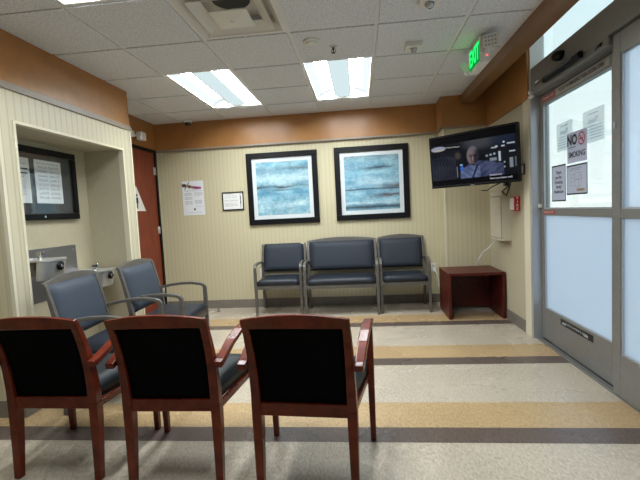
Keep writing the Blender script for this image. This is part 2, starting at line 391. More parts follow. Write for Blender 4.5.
# brown beam dropped along the glazing
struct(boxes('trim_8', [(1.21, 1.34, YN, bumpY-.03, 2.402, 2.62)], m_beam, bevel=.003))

struct(boxes('trim_9', [(bumpX-.005, bumpX+.012, bumpY-.005, bumpY+.012, .113, ZS-.026)], m_cream, bevel=.002))

# baseboards
def baseb(name, lst):
    struct(boxes(name, lst, m_base, bevel=.002))
bh = 0.113
baseb('baseboard_back', [(XD, bumpX, YB-.008, YB, 0, bh), (bumpX-.008, XR, bumpY-.008, bumpY, 0, bh), (bumpX-.008, bumpX, bumpY, YB-.008, 0, bh)])
baseb('baseboard_right', [(XR-.008, XR, 3.957, bumpY-.008, 0, bh)])
baseb('baseboard_left', [(XL, XL+.008, YA0, ay0-.014, 0, bh), (XL, XL+.008, ay1+.014, YA1, 0, bh), (XF, XL+.008, YA0-.008, YA0, 0, bh), (XA, XA+.008, ay0, ay1, 0, bh), (XD, XD+.008, YA1, dy0-.04, 0, bh)])

# ------------------------------------------------------------------ ceiling: lay-in tiles
G, gx0, gy0 = 0.61, -1.665, 2.928
fixtures = {(0, 1), (0, 2), (2, 1), (2, 2), (0, -2), (0, -3), (2, -2), (2, -3)}
vent_cell = (1, -1)
bm = bmesh.new()
for i in range(-3, 6):
    for j in range(-13, 5):
        x0, x1, y0, y1 = gx0+G*i, gx0+G*(i+1), gy0+G*j, gy0+G*(j+1)
        if (i, j) in fixtures or (i, j) == vent_cell: continue
        X0, X1, Y0, Y1 = max(x0, XF), min(x1, 1.21), max(y0, YN), min(y1, YB)
        if j >= 2 and i < 0: X0 = max(X0, XD)
        if X1 - X0 < .05 or Y1 - Y0 < .03: continue
        if X1 <= XF: continue
        box(bm, X0+.014, X1-.014, Y0+.014, Y1-.014, 2.496, 2.52, 0)
bt = 0.012
for i in range(-3, 6):
    x = gx0+G*i
    if XF < x < 1.21:
        ys, ye = YN, YB
        # bars: interrupt inside fixtures is unnecessary, fixtures sit between bars
        box(bm, x-bt, x+bt, ys, ye, 2.503, 2.53, 1)
for j in range(-12, 5):
    y = gy0+G*j
    cuts = []
    for i in range(-3, 6):
        a, b = max(gx0+G*i, XF), min(gx0+G*(i+1), 1.21)
        if b - a < .02: continue
        if (i, j) in fixtures and (i, j-1) in fixtures: continue
        box(bm, a+bt, b-bt, y-bt, y+bt, 2.5035, 2.53, 1)
for (a, b, c, d) in ((XF, 1.21, YN, YN+.02), (XL, 1.21, YB-.055, YB-.035), (1.19, 1.21, YN, bumpY)): box(bm, a, b, c, d, 2.5, 2.53, 1)
struct(obj('ceiling', bm, [m_tile, m_tbar]))

# ------------------------------------------------------------------ ceiling lights
def make_light(name, label, cx, cy, group=None):
    t = thing(name, label, 'light', (cx, cy, ZC), group=group)
    hx, hy = .305-bt, .61-bt
    bm = bmesh.new()
    box(bm, -hx, hx, -hy, hy, .11, .12); box(bm, -hx, -hx+.006, -hy, hy, .004, .11); box(bm, hx-.006, hx, -hy, hy, .004, .11)
    box(bm, -hx, hx, -hy, -hy+.006, .004, .11); box(bm, -hx, hx, hy-.006, hy, .004, .11)
    obj('housing', bm, m_wmetal, t)
    bm = bmesh.new()      # curved wings washing down from the centre basket
    for s in (-1, 1):
        pts = [(s*(.095+.19*k/6), .020+.075*math.sin(math.pi/2*(1-k/6))) for k in range(7)]
        for k, ((xa, za), (xb, zb)) in enumerate(zip(pts, pts[1:])):
            ya, yb_ = [hy-.03-.085*math.sin(math.pi*max(.0, q)/6) for q in (k, k+1)]
            mi = 0 if k < 4 else 1
            quad(bm, [(xa, -hy+.01, za), (xb, -hy+.01, zb), (xb, yb_, zb), (xa, ya, za)], mi)
            quad(bm, [(xa, ya, za), (xb, yb_, zb), (xb, hy-.01, zb), (xa, hy-.01, za)], 2)
    obj('reflector', bm, [m_lamp, m_lamp_o, m_lamp_e], t)
    bm = bmesh.new()
    pts = [(.088*math.cos(math.pi*k/10), .045-.028*math.sin(math.pi*k/10)) for k in range(11)]
    prism(bm, pts, lambda u, v, d: (u, d, v), -hy+.02, hy-.02)
    b = obj('lamp_basket', bm, m_lamp_c, t)
    bm = bmesh.new()
    for s in (-1, 1): box(bm, s*.090-.003, s*.090+.003, -hy+.02, hy-.02, .030, .05)
    obj('basket_rail', bm, m_wmetal, b)
    return t
L0 = make_light('ceiling_light', 'lit troffer in the ceiling above the framed paper, left of the air vent', -1.36, 4.148)
dup(L0, (-.14, 4.148, ZC), 0, 'lit troffer in the ceiling above the two large pictures, behind the sprinkler')
dup(L0, (-1.36, 1.708, ZC), 0, 'lit troffer cut off by the top edge, in front of the left soffit')
dup(L0, (-.14, 1.708, ZC), 0, 'added lit troffer overhead in front of the air vent, unseen above the top edge of the view')  # extra troffer, added out of view to brighten the foreground floor

# air diffuser
vt = thing('air_vent', 'square white ceiling air diffuser with stepped cones and a black disc as its dark throat', 'vent', (-.75, 2.623, ZC))
def ringz(bm, ho, zo, hi, zi):
    o4 = [(-ho,-ho,zo),(ho,-ho,zo),(ho,ho,zo),(-ho,ho,zo)]; i4 = [(-hi,-hi,zi),(hi,-hi,zi),(hi,hi,zi),(-hi,hi,zi)]
    for k in range(4): quad(bm, [o4[k], o4[(k+1)%4], i4[(k+1)%4], i4[k]])
bm = bmesh.new()
ringz(bm, .293, .002, .272, -.003); ringz(bm, .272, -.003, .232, .040); ringz(bm, .232, .040, .225, .09)
obj('frame', bm, m_wmetal, vt)
bm = bmesh.new(); ringz(bm, .222, -.010, .158, .034); ringz(bm, .222, -.010, .225, -.006); ringz(bm, .225, -.006, .158, .038); obj('louver', bm, m_wmetal, vt)
bm = bmesh.new(); lathe(bm, [(.12, .086), (.12, .094)], (0, -.02, 0)); obj('duct', bm, m_blackp, vt)  # black disc paints the darkness inside the duct hole
bm = bmesh.new(); box(bm, -.29, .29, -.29, .29, .095, .10); obj('backpan', bm, m_wmetal, vt)
bm = bmesh.new()
h = .118
apex = (0, 0, -.040)
c4 = [(-h,-h,-.022),(h,-h,-.022),(h,h,-.022),(-h,h,-.022)]
for k in range(4): f = bm.faces.new([bm.verts.new(p) for p in (c4[k], c4[(k+1)%4], apex)])
ringz(bm, h, -.022, h-.006, -.012); quad(bm, [(-h+.006,-h+.006,-.012),(h-.006,-h+.006,-.012),(h-.006,h-.006,-.012),(-h+.006,h-.006,-.012)])
lathe(bm, [(.014, -.042), (.016, -.034)], (0, 0, 0), seg=14)
obj('centre_cone', bm, m_wmetal, vt)

# ------------------------------------------------------------------ entry doors and transom (right side)
def panel(t, y0, y1, x, z0, z1, hw=.022, stile_hi=.055, stile_lo=.07, toph=.078, rail=(1.108, 1.164), bot=.275, up=None):
    """aluminium storefront door leaf: y0 near, y1 far"""
    bm = bmesh.new()
    box(bm, x-hw, x+hw, y0, y0+stile_lo, z0, z1); box(bm, x-hw, x+hw, y1-stile_hi, y1, z0, z1)
    a, b = y0+stile_lo, y1-stile_hi
    box(bm, x-hw, x+hw, a, b, z1-toph, z1); box(bm, x-hw, x+hw, a, b, rail[0], rail[1]); box(bm, x-hw, x+hw, a, b, z0, bot)
    obj('door_frame', bm, m_alu, t, bevel=.003)
    bm = bmesh.new(); box(bm, x-.003, x+.003, a, b, rail[1], z1-toph); obj('upper_pane', bm, up or m_glass, t)
    bm = bmesh.new(); box(bm, x-.003, x+.003, a, b, bot, rail[0]); plabel(obj('lower_pane', bm, m_frost, t), 'frosted pale blue glass pane')
    bm = bmesh.new()
    for (p, q, zz0, zz1) in ((a, b, rail[1], z1-toph), (a, b, bot, rail[0])):
        for xx in (x-.016,):
            box(bm, xx, xx+.010, q-.012, q, zz0, zz1); box(bm, xx, xx+.010, p, p+.008, zz0, zz1); box(bm, xx, xx+.010, p+.008, q-.012, zz0, zz0+.010); 
    obj('glazing_bead', bm, m_alul, t)
    return a, b
d1 = thing('door_1', 'grey aluminium sliding door leaf with notices on its glass', None, kind='structure')
panel(d1, 2.66, 3.788, XG, .02, 2.118, stile_lo=.105, stile_hi=.050, bot=.293)
d2 = thing('door_3', 'grey aluminium door leaf nearest the viewer at the right edge', None, kind='structure')
panel(d2, 1.60, 2.655, 1.545, .02, 2.181, stile_lo=.075, stile_hi=.072, toph=.125, bot=.283, up=m_frost2)
d3 = thing('door_4', 'glazed aluminium sidelight next to the viewer, outside the frame', None, kind='structure')
panel(d3, .50, 1.60, XG, .02, 2.118, bot=.293)
d4 = thing('door_5', 'glazed aluminium sidelight behind the viewer', None, kind='structure')
panel(d4, -2.6, .50, XG, .02, 2.118, bot=.293)
# stickers and lettering on leaf 1
fr = on_right(3.24, 2.082, XG-.0225)
bm = bmesh.new(); box(bm, XG-.0232, XG-.0222, 2.79, 3.49, 2.058, 2.108); plabel(obj('lettering_strip', bm, mat('pale_grey_decal', (.36, .35, .32), .5), d1), 'pale grey strip under the lettering')
bm = bmesh.new(); text_into(bm, 'TO EXIT IN EMERGENCY PUSH DOORS OPEN', .037, on_right(3.135, 2.083, XG-.0232), 0, xs=.80, bold=.0012)
obj('lettering', bm, m_inkb, d1)
bm = bmesh.new(); box(bm, XG-.0235, XG-.0222, 3.50, 3.735, 2.060, 2.106, 0); text_into(bm, 'EMERGENCY EXIT', .026, on_right(3.617, 2.083, XG-.0225), 1, xs=.95)
plabel(obj('warning_sticker', bm, [m_decr, m_decw], d1), 'small red sticker with pale lettering on the top rail')
bm = bmesh.new(); box(bm, XG-.0235, XG-.0222, 3.52, 3.735, 1.118, 1.150, 0); text_into(bm, 'EMERGENCY EXIT', .023, on_right(3.628, 1.134, XG-.0225), 1, xs=.95)
plabel(obj('warning_sticker', bm, [m_decr, m_decw], d1), 'small red sticker with pale lettering on the middle rail')
bm = bmesh.new(); box(bm, XG-.0235, XG-.0222, 2.975, 3.445, .226, .276, 0)
text_into(bm, 'CAUTION AUTOMATIC DOOR', .022, on_right(3.21, .252, XG-.0225), 1, xs=1.05)
for ya in (3.37, 3.05):
    for k in range(3): text_into(bm, '>' if ya > 3.2 else '<', .04, on_right(ya+.02*k, .243, XG-.0225), 1, bold=.001)
plabel(obj('door_decal', bm, [m_inkb, m_decw], d1), 'black and white safety decal on the bottom rail')
bm = bmesh.new(); box(bm, XG-.045, XG-.022, 3.755, 3.785, 1.175, 1.205); plabel(obj('latch', bm, m_white, d1, bevel=.003), 'small white latch')
bm = bmesh.new(); box(bm, 1.515, 1.523, 2.62, 2.638, 1.64, 1.68); obj('latch', bm, m_alul, d2)
# jamb, header, transom, track = window_1
w1 = thing('window_1', 'glazed transom and aluminium surround over the sliding entry doors', None, kind='structure')
bm = bmesh.new()
box(bm, 1.506, 1.66, 3.792, 3.8215, 0, 2.36)
obj('jamb', bm, m_alul, w1, bevel=.003)
bm = bmesh.new()
box(bm, 1.50, 1.66, -2.6, 3.765, 2.19, 2.362); box(bm, 1.50, 1.575, 2.66, 3.765, 2.135, 2.19); box(bm, 1.575, 1.66, -2.6, 3.79, 2.125, 2.19)
obj('header', bm, m_alu, w1, bevel=.003)
bm = bmesh.new(); box(bm, 1.503, 1.512, 2.70, 3.76, 2.150, 2.153); box(bm, 1.58, 1.59, 2.70, 3.78, 2.119, 2.124); obj('dark_track_gap', bm, m_blackp, w1)
bm = bmesh.new(); box(bm, 1.513, 1.6315, 3.812, 3.8215, 2.362, ZR); box(bm, 1.59, 1.63, -2.6, 3.79, 2.362, 2.40); box(bm, 1.59, 1.63, -.6, -.55, 2.4, ZR); obj('transom_frame', bm, m_white, w1, bevel=.002)
bm = bmesh.new(); box(bm, 1.606, 1.612, -2.6, 3.81, 2.40, ZR); obj('transom_pane', bm, m_glass, w1)
bm = bmesh.new()
for (a, b, z) in ((1.53, 1.545, .012), (1.556, 1.570, .012)): box(bm, a, b, -2.6, 3.79, 0, z)
obj('floor_track', bm, m_alu, w1)
bm = bmesh.new(); box(bm, 1.545, 1.556, -2.6, 3.79, 0, .004); box(bm, 1.570, 1.66, -2.6, 3.79, 0, .006)  # wide black sheet paints the shadow gap below the sliding leaf
obj('dark_track_gap', bm, m_blackp, w1)
bm = bmesh.new(); box(bm, 1.6605, 1.70, -2.6, 3.79, 0, .018); obj('sill', bm, m_alu, w1)

# motion sensors on the header
s1 = thing('motion_sensor', 'small black dome motion sensor on the door header', 'sensor')
bm = bmesh.new(); lathe(bm, [(.058, -.0), (.058, -.018), (.048, -.045), (.02, -.058)], (1.50, 3.235, 2.283), 'x', 20)
for v in bm.verts: v.co.z = 2.283 + (v.co.z-2.283)*.62; v.co.y = 3.235+(v.co.y-3.235)*1.0
obj('sensor_housing', bm, m_blackp, s1, smooth=False)
bm = bmesh.new(); lathe(bm, [(.02, -.058), (.012, -.064)], (1.50, 3.235, 2.272), 'x', 12); obj('lens', bm, mat('sensor_lens', (.02, .02, .03), .1), s1)
s2 = thing('presence_sensor_bar', 'long black presence sensor bar under the door header', 'sensor')
bm = bmesh.new(); prism(bm, [(1.50, 2.158), (1.50, 2.204), (1.480, 2.208), (1.462, 2.194), (1.462, 2.170), (1.475, 2.158)], lambda u, v, d: (u, d, v), 2.93, 3.47)
obj('sensor_housing', bm, m_blackp, s2, bevel=.005)
bm = bmesh.new(); box(bm, 1.459, 1.463, 3.0, 3.42, 2.174, 2.192); obj('lens', bm, mat('dark_lens', (.015, .015, .02), .08), s2)
bm = bmesh.new(); tube(bm, [(1.52, 2.78, 2.19), (1.50, 2.76, 2.165), (1.50, 2.73, 2.16), (1.51, 2.71, 2.175)], .008); tube(bm, [(1.50, 2.79, 2.155), (1.495, 2.72, 2.168)], .006)
tag(obj('sensor_cable', bm, m_blackp), 'short loop of black cable at the right end of the door header slot', 'cable')
bm = bmesh.new(); lathe(bm, [(.018, 0), (.018, -.03), (.012, -.034)], (1.50, 3.73, 2.155), 'x', 14); box(bm, 1.47, 1.50, 3.70, 3.76, 2.112, 2.128)
tag(obj('roller_catch', bm, m_white, bevel=.002), 'small white roller catch at the top left corner of the sliding door', 'catch')
bm = bmesh.new(); box(bm, 1.4975, 1.4995, 3.60, 3.68, 2.205, 2.235, 0); box(bm, 1.4968, 1.4975, 3.605, 3.675, 2.211, 2.229, 1)
tag(obj('maker_badge', bm, [m_inkb, m_decw]), 'tiny dark-edged maker badge at the left end of the door header', 'badge')

# ------------------------------------------------------------------ notices taped on the door glass
XN = XG-.0045
def notice(name, label, cat, y0, y1, z0, z1, mt, draw=None, x=XN, mats=None, sh=0.0):
    bm = bmesh.new(); c = on_right((y0+y1)/2, (z0+z1)/2, x); W, H = y1-y0, z1-z0
    bx = [(-W/2,-H/2+sh),(W/2,-H/2-sh),(W/2,H/2-sh),(-W/2,H/2+sh)]
    prism(bm, bx, c, 0, .0015)
    if draw: draw(bm, c, W, H)
    return tag(obj(name, bm, mats or [mt, m_inkb, m_inkr, m_inkg]), label, cat)
def bars(bm, c, lst, mi=1, d=.0022):
    for (u0, u1, v0, v1) in lst: quad(bm, [c(u0, v0, d), c(u1, v0, d), c(u1, v1, d), c(u0, v1, d)], mi)
def faded(bm, c, W, H):
    text_into(bm, 'Thank', .05, lambda u, v, d: c(-u, v+.035, d), 3, depth=.002)
    bars(bm, c, [(-W*.4, W*.4, z, z+.0035) for z in (-.085, -.065, -.045, -.025, -.005)], 3)
    bars(bm, c, [(-W*.25, W*.25, .08, .084)], 3)
notice('paper_notice', 'grey see-through paper taped outside the glass, left of the pair', 'notice', 3.305, 3.555, 1.620, 1.838, m_tpaper2, faded, x=XG+.012)
notice('paper_notice', 'grey see-through paper taped outside the glass, right of the pair', 'notice', 2.90, 3.16, 1.620, 1.845, m_tpaper2, faded, x=XG+.012)
def nosmoke(bm, c, W, H):
    text_into(bm, 'NO', .102, lambda u, v, d: c(u-.064, v+.052, d), 1, depth=.0022, bold=.0045, xs=.88)
    text_into(bm, 'SMOKING', .058, lambda u, v, d: c(u, v-.055, d), 1, depth=.0022, bold=.0014, xs=.90)
    bars(bm, c, [(-.115, -.012, .000, .005)], 1)
    cx, cy, R = .068, .050, .047; n = 24
    for k in range(n):
        a, b = 2*math.pi*k/n, 2*math.pi*(k+1)/n
        quad(bm, [c(cx+R*math.cos(a), cy+R*math.sin(a), .0024), c(cx+R*math.cos(b), cy+R*math.sin(b), .0024), c(cx+.8*R*math.cos(b), cy+.8*R*math.sin(b), .0024), c(cx+.8*R*math.cos(a), cy+.8*R*math.sin(a), .0024)], 2)
    s = R*.62; quad(bm, [c(cx-s-.004, cy+s-.004, .0027), c(cx-s+.004, cy+s+.004, .0027), c(cx+s+.004, cy-s+.004, .0027), c(cx+s-.004, cy-s-.004, .0027)], 2)
    bars(bm, c, [(cx-.028, cx+.022, cy-.006, cy+.003), (cx+.022, cx+.027, cy+.006, cy+.018)], 1, .0025)
notice('no_smoking_sign', 'white NO SMOKING notice with red prohibition ring on the door glass', 'sign', 3.072, 3.345, 1.505, 1.730, m_tpaper, nosmoke, x=XN-.002)
def blackedge(bm, c, W, H, t=.011):
    bars(bm, c, [(-W/2, W/2, H/2-t, H/2), (-W/2, W/2, -H/2, -H/2+t), (-W/2, -W/2+t*.7, -H/2, H/2), (W/2-t*.7, W/2, -H/2, H/2)], 1)
def thanks(bm, c, W, H):
    blackedge(bm, c, W, H)
    for s, z in (('Thank', .085), ('you for', .047), ('choosing', .009), ('Family', -.029), ('Healthcare', -.067)):
        text_into(bm, s, .035, lambda u, v, d: c(u, v+z, d), 1, depth=.0022, bold=.001)
notice('door_notice', 'narrow white notice with black border and five centred words on the door glass', 'notice', 3.378, 3.604, 1.222, 1.512, m_tpaper, thanks)
def plan(bm, c, W, H):
    blackedge(bm, c, W, H)
    t = .0022
    def rect(u0, u1, v0, v1, w=.002): bars(bm, c, [(u0, u1, v0, v0+w), (u0, u1, v1-w, v1), (u0, u0+w, v0, v1), (u1-w, u1, v0, v1)], 3)
    rect(-.09, -.025, -.045, .04); rect(-.025, .075, .0, .05); rect(-.02, .03, -.055, .0); rect(.03, .06, -.05, .03); rect(-.075, -.045, -.02, .02)
    bars(bm, c, [(-.10, .05, .07, .073), (-.08, .07, .082, .085)], 3)
    bars(bm, c, [(-.0, .11, -.088, -.066)], 4)
    text_into(bm, 'ENTRANCE', .016, lambda u, v, d: c(u+.055, v-.077, d), 1, depth=.0025)
notice('floor_plan_notice', 'white sheet with a black border and a line floor plan on the door glass', 'notice', 3.070, 3.360, 1.268, 1.490, m_tpaper, plan, mats=[m_tpaper, m_inkb, m_inkr, m_inkg, mat('tan_ink', (.45, .36, .25), .6)])

# ------------------------------------------------------------------ restroom door (left)
rd = thing('door_2', 'cherry wood restroom door in a black frame', None, kind='structure')
bm = bmesh.new(); box(bm, XD-.045, XD-.005, dy0, dy1, .01, dz1); obj('door_leaf', bm, m_doorw, rd, bevel=.002)
bm = bmesh.new()
box(bm, XD-.09, XD+.012, dy1, dy1+.04, 0, dz1+.04); box(bm, XD-.09, XD+.012, dy0-.04, dy0, 0, dz1+.04); box(bm, XD-.09, XD+.012, dy0, dy1, dz1, dz1+.04)
obj('door_frame', bm, m_blackfr, rd, bevel=.002)
for z in (.30, 1.10, 1.88):
    bm = bmesh.new(); lathe(bm, [(.008, -.05), (.008, .05)], (XD+.002, dy1-.004, z), 'z', 10); box(bm, XD-.006, XD-.003, dy1-.035, dy1, z-.05, z+.05)
    obj('hinge', bm, m_steel, rd)
bm = bmesh.new(); box(bm, XD-.004, XD+.0, dy0+.04, dy0+.09, .98, 1.06); tube(bm, [(XD, dy0+.06, 1.02), (XD+.05, dy0+.06, 1.02), (XD+.05, dy0+.17, 1.02)], .010); obj('door_handle', bm, m_steel, rd)
rs = thing('restroom_sign', 'white triangular restroom sign with a dark standing figure on the cherry door', 'sign')
cR = on_left(4.735, 1.50, XD-.004)
bm = bmesh.new(); prism(bm, [(-.19, -.145), (.19, -.145), (0, .155)], cR, 0, .006); obj('sign_plate', bm, m_white, rs)
bm = bmesh.new()
prism(bm, [(-.022, .02), (.022, .02), (.026, -.05), (.013, -.05), (.011, -.115), (-.011, -.115), (-.013, -.05), (-.026, -.05)], cR, .006, .008)
prism(bm, [(.017*math.cos(a*.6283), .045+.017*math.sin(a*.6283)) for a in range(10)], cR, .006, .008)
obj('figure_symbol', bm, m_inkb, rs)
# emergency lamp unit above the door
em = thing('emergency_light', 'small white two-block emergency light above the restroom door', 'light')
bm = bmesh.new(); box(bm, XD, XD+.05, 4.42, 4.72, 2.235, 2.305); obj('lamp_body', bm, m_white, em, bevel=.006)
for yy in (4.48, 4.79):
    bm = bmesh.new(); box(bm, XD+.055, XD+.12, yy-.05, yy+.06, 2.205, 2.300); tube(bm, [(XD+.03, yy-.07 if yy > 4.6 else yy, 2.26), (XD+.06, yy, 2.26)], .012); obj('lamp_head', bm, m_white, em, bevel=.008)

# ------------------------------------------------------------------ ceiling devices
bm = bmesh.new(); 
sm = thing('smoke_detector', 'round white recessed sprinkler cover plate on the ceiling tile, left of the sprinkler', 'detector')
bm = bmesh.new(); lathe(bm, [(.062, 0), (.060, -.010), (.052, -.014)], (-.305, 3.10, 2.496), 'z', 28); obj('cover_plate', bm, m_wmetal, sm)
bm = bmesh.new(); lathe(bm, [(.040, -.013), (.036, -.022), (.015, -.024)], (-.305, 3.10, 2.496), 'z', 24); obj('detector_face', bm, m_wmetal, sm)
sp = thing('sprinkler_head', 'small dark pendent sprinkler head on the ceiling in front of the right troffer', 'sprinkler')
bm = bmesh.new(); lathe(bm, [(.030, 0), (.028, -.006), (.012, -.008)], (-.154, 3.245, 2.496), 'z', 18); obj('escutcheon', bm, m_steel, sp)
bm = bmesh.new(); lathe(bm, [(.008, -.006), (.008, -.022), (.004, -.03), (.004, -.045)], (-.154, 3.245, 2.496), 'z', 12)
lathe(bm, [(.016, -.045), (.016, -.048)], (-.154, 3.245, 2.496), 'z', 14); tube(bm, [(-.140, 3.245, 2.478), (-.137, 3.245, 2.462), (-.146, 3.245, 2.450)], .0025, 5); tube(bm, [(-.168, 3.245, 2.478), (-.171, 3.245, 2.462), (-.162, 3.245, 2.450)], .0025, 5)
obj('deflector', bm, mat('dark_brass', (.05, .045, .04), .4, .6), sp)
def strobe(cx, cy, label):
    t = thing('ceiling_strobe', label, 'strobe', (cx, cy, 2.496), group=None)
    bm = bmesh.new(); prism(bm, [(-.065, -.065), (.065, -.065), (.065, .065), (-.065, .065)], lambda u, v, d: (u*(1 if d > -.01 else .92), v*(1 if d > -.01 else .92), d), 0, -.035)
    obj('strobe_base', bm, m_wmetal, t, bevel=.004)
    bm = bmesh.new(); lathe(bm, [(.030, -.034), (.030, -.042), (.022, -.060), (.008, -.068)], (0, 0, 0), 'z', 20); obj('strobe_lens', bm, mat('clear_lens', (.5, .5, .5), .08, .7), t)
    return t
st0 = strobe(.463, 3.335, 'square white ceiling strobe with shiny dome, halfway between troffer and exit sign')
dup(st0, (.470, 2.63, 2.496), 0, 'square white ceiling strobe cut off by the top edge of the view')
dc = thing('dome_camera', 'small white dome security camera on the ceiling at the back wall', 'camera')
bm = bmesh.new(); lathe(bm, [(.055, 0), (.055, -.022), (.048, -.03)], (-2.17, 5.20, 2.497), 'z', 24); obj('camera_base', bm, m_white, dc)
bm = bmesh.new(); lathe(bm, [(.040, -.03), (.036, -.050), (.022, -.064), (.006, -.069)], (-2.17, 5.20, 2.497), 'z', 20); obj('dome', bm, mat('smoked_dome', (.03, .03, .035), .08), dc)

# exit sign with two lamp heads
ex = thing('exit_sign', 'green lit EXIT sign with two lamp heads hanging from the ceiling', 'sign', (.955, 3.39, 2.499))
bm = bmesh.new(); lathe(bm, [(.05, 0), (.05, -.014)], (0.02, 0, 0), 'z', 20); box(bm, -.005, .045, -.04, .04, -.03, -.01); obj('canopy', bm, m_wmetal, ex)
bm = bmesh.new(); box(bm, -.02, .045, -.150, .150, -.215, -.022); obj('sign_body', bm, m_wmetal, ex, bevel=.004)
bm = bmesh.new(); box(bm, -.0225, -.0195, -.135, .135, -.195, -.045)
face = obj('sign_face', bm, m_greend, ex)
bm = bmesh.new(); text_into(bm, 'EXIT', .165, lambda u, v, d: (-.0225-d, -u, v-.118), 0, xs=.78, bold=.0055)
plabel(obj('letters', bm, m_green, face), 'glowing green EXIT letters')
for s in (-1, 1):
    hd = Vector((.045 if s < 0 else -.035, s*.200, -.080 if s < 0 else -.145))
    bm = bmesh.new(); tube(bm, [(.012, s*.15, -.15), (hd.x, hd.y-.0*s, hd.z)], .012)
    dirv = Vector((-.45, -1.0, -.35)).normalized() if s < 0 else Vector((-.8, .35, -.5)).normalized()
    side = dirv.cross(Vector((0, 0, 1))).normalized(); upv = side.cross(dirv)
    prism(bm, [(-.052, -.045), (.052, -.045), (.052, .045), (-.052, .045)], lambda u, v, d: tuple(hd+side*u*(1+.0*d)+upv*v+dirv*d), -.02, .03)
    hh = obj('lamp_head', bm, m_white, ex, bevel=.006)
    bm = bmesh.new()
    for i in range(4):
        for j in range(3):
            c = hd+side*(-.033+.022*i)+upv*(-.026+.026*j)+dirv*.031
            prism(bm, [(-.006, -.006), (.006, -.006), (.006, .006), (-.006, .006)], lambda u, v, d: tuple(c+side*u+upv*v+dirv*d), 0, .003)
    obj('led_grid', bm, mat('led_lens', (.35, .36, .38), .2), hh)
bm = bmesh.new(); lathe(bm, [(.006, -.152), (.004, -.156)], (.030, 0, -.165), 'y', 10); obj('indicator_lamp', bm, m_redled, ex)

# ------------------------------------------------------------------ pictures and papers on the back wall
def nz(x, y, s=0.0): return noise.noise(Vector((x, y, s)))
def fbm(x, y, s=0.0): return nz(x, y, s)*.55 + nz(2*x, 2*y, s+5)*.28 + nz(4.3*x, 4.3*y, s+9)*.17 + nz(9*x, 9*y, s+13)*.12
def mixc(a, b, t): t = max(0, min(1, t)); return tuple(a[i]*(1-t)+b[i]*t for i in range(3))
def bump1(v, c, w_): return math.exp(-((v-c)/w_)**2)
def grain(c, u, v):
    k = .84*(1 + .25*nz(u*16, v*34, 7) + .16*nz(u*45, v*70, 8) + .35*nz(u*4, v*8, 17))
    return tuple(max(.004, x*k**(1.25-.25*i)) for i, x in enumerate(c))
def art1(u, v):
    n = fbm(u*3, v*9, 1); c = mixc((.20, .46, .58), (.50, .70, .77), .5+n*1.3)
    c = mixc(c, (.62, .78, .82), bump1(v+n*.08, .68, .10)*.75)
    c = mixc(c, (.035, .060, .075), bump1(v+n*.05, .865, .035)*(.25+.75*min(1, max(0, (u-.35)*3)))*.85*(.7+n))
    c = mixc(c, (.03, .045, .055), bump1(v+n*.06-.02*u, .52, .030)*(1.0-.6*u)*1.1*(.9+n))
    c = mixc(c, (.05, .13, .19), bump1(v+n*.03, .47, .012)*bump1(u, .5, .3)*.9)
    c = mixc(c, (.10, .36, .54), bump1(v+n*.05, .40, .07)*.6)
    if v < .36: c = mixc(c, (.62, .76, .76), max(0, fbm(u*7, v*7, 4))*2.0)
    return grain(c, u, v)
def art2(u, v):
    n = fbm(u*3, v*9, 21); c = mixc((.17, .42, .56), (.44, .66, .75), .5+n*1.3)
    if v > .85: c = mixc(c, (.28, .36, .38), (v-.85)*5)
    c = mixc(c, (.03, .05, .07), bump1(v+n*.05-.05*u, .745, .03)*bump1(u, .62, .28)*1.0*(.9+n))
    c = mixc(c, (.60, .76, .82), bump1(v+n*.06, .53, .07)*bump1(u, .45, .3)*.7)
    c = mixc(c, (.035, .06, .09), bump1(v+n*.02, .385, .014)*.9)
    c = mixc(c, (.14, .085, .09), bump1(v+n*.05, .43, .05)*max(0, u-.45)*1.7)
    c = mixc(c, (.13, .07, .08), bump1(v+n*.06-.06*u, .215, .035)*max(0, min(1, (u-.35)*2.5))*.9)
    c = mixc(c, (.66, .78, .80), bump1(v+n*.03, .135, .022)*.8)
    c = mixc(c, (.045, .075, .10), bump1(v+n*.02, .055, .035)*.95)
    return grain(c, u, v)
def framed_picture(cx, cz, label, art):
    t = thing('framed_picture', label, 'picture', (cx, YB, cz), group=None)
    S, fw_ = .467, .070
    bm = bmesh.new()
    for (a, b, c, d) in ((-S, S, S-fw_, S), (-S, S, -S, -S+fw_), (-S, -S+fw_, -S+fw_, S-fw_), (S-fw_, S, -S+fw_, S-fw_)): box(bm, a, b, -.035, -.003, c, d)
    obj('frame', bm, m_blackfr, t, bevel=.004)
    bm = bmesh.new(); box(bm, -S+fw_, S-fw_, -.014, -.004, -S+fw_, S-fw_); obj('mat_board', bm, m_matb, t)
    a = S-fw_-.052
    picture_mesh('art_print', lambda u, v, d: (u, -.0145-d, v), 2*a, 2*a, 110, 110, art, m_print, t)
    bm = bmesh.new(); box(bm, -S+fw_, S-fw_, -.021, -.019, -S+fw_, S-fw_); obj('glazing', bm, m_coverglass, t)
    return t
framed_picture(-.994, 1.569, 'large black-framed blue abstract seascape above the single grey chair, left of the two', art1)
framed_picture(.160, 1.573, 'large black-framed blue abstract seascape with brown streaks, right of the two beside the television', art2)

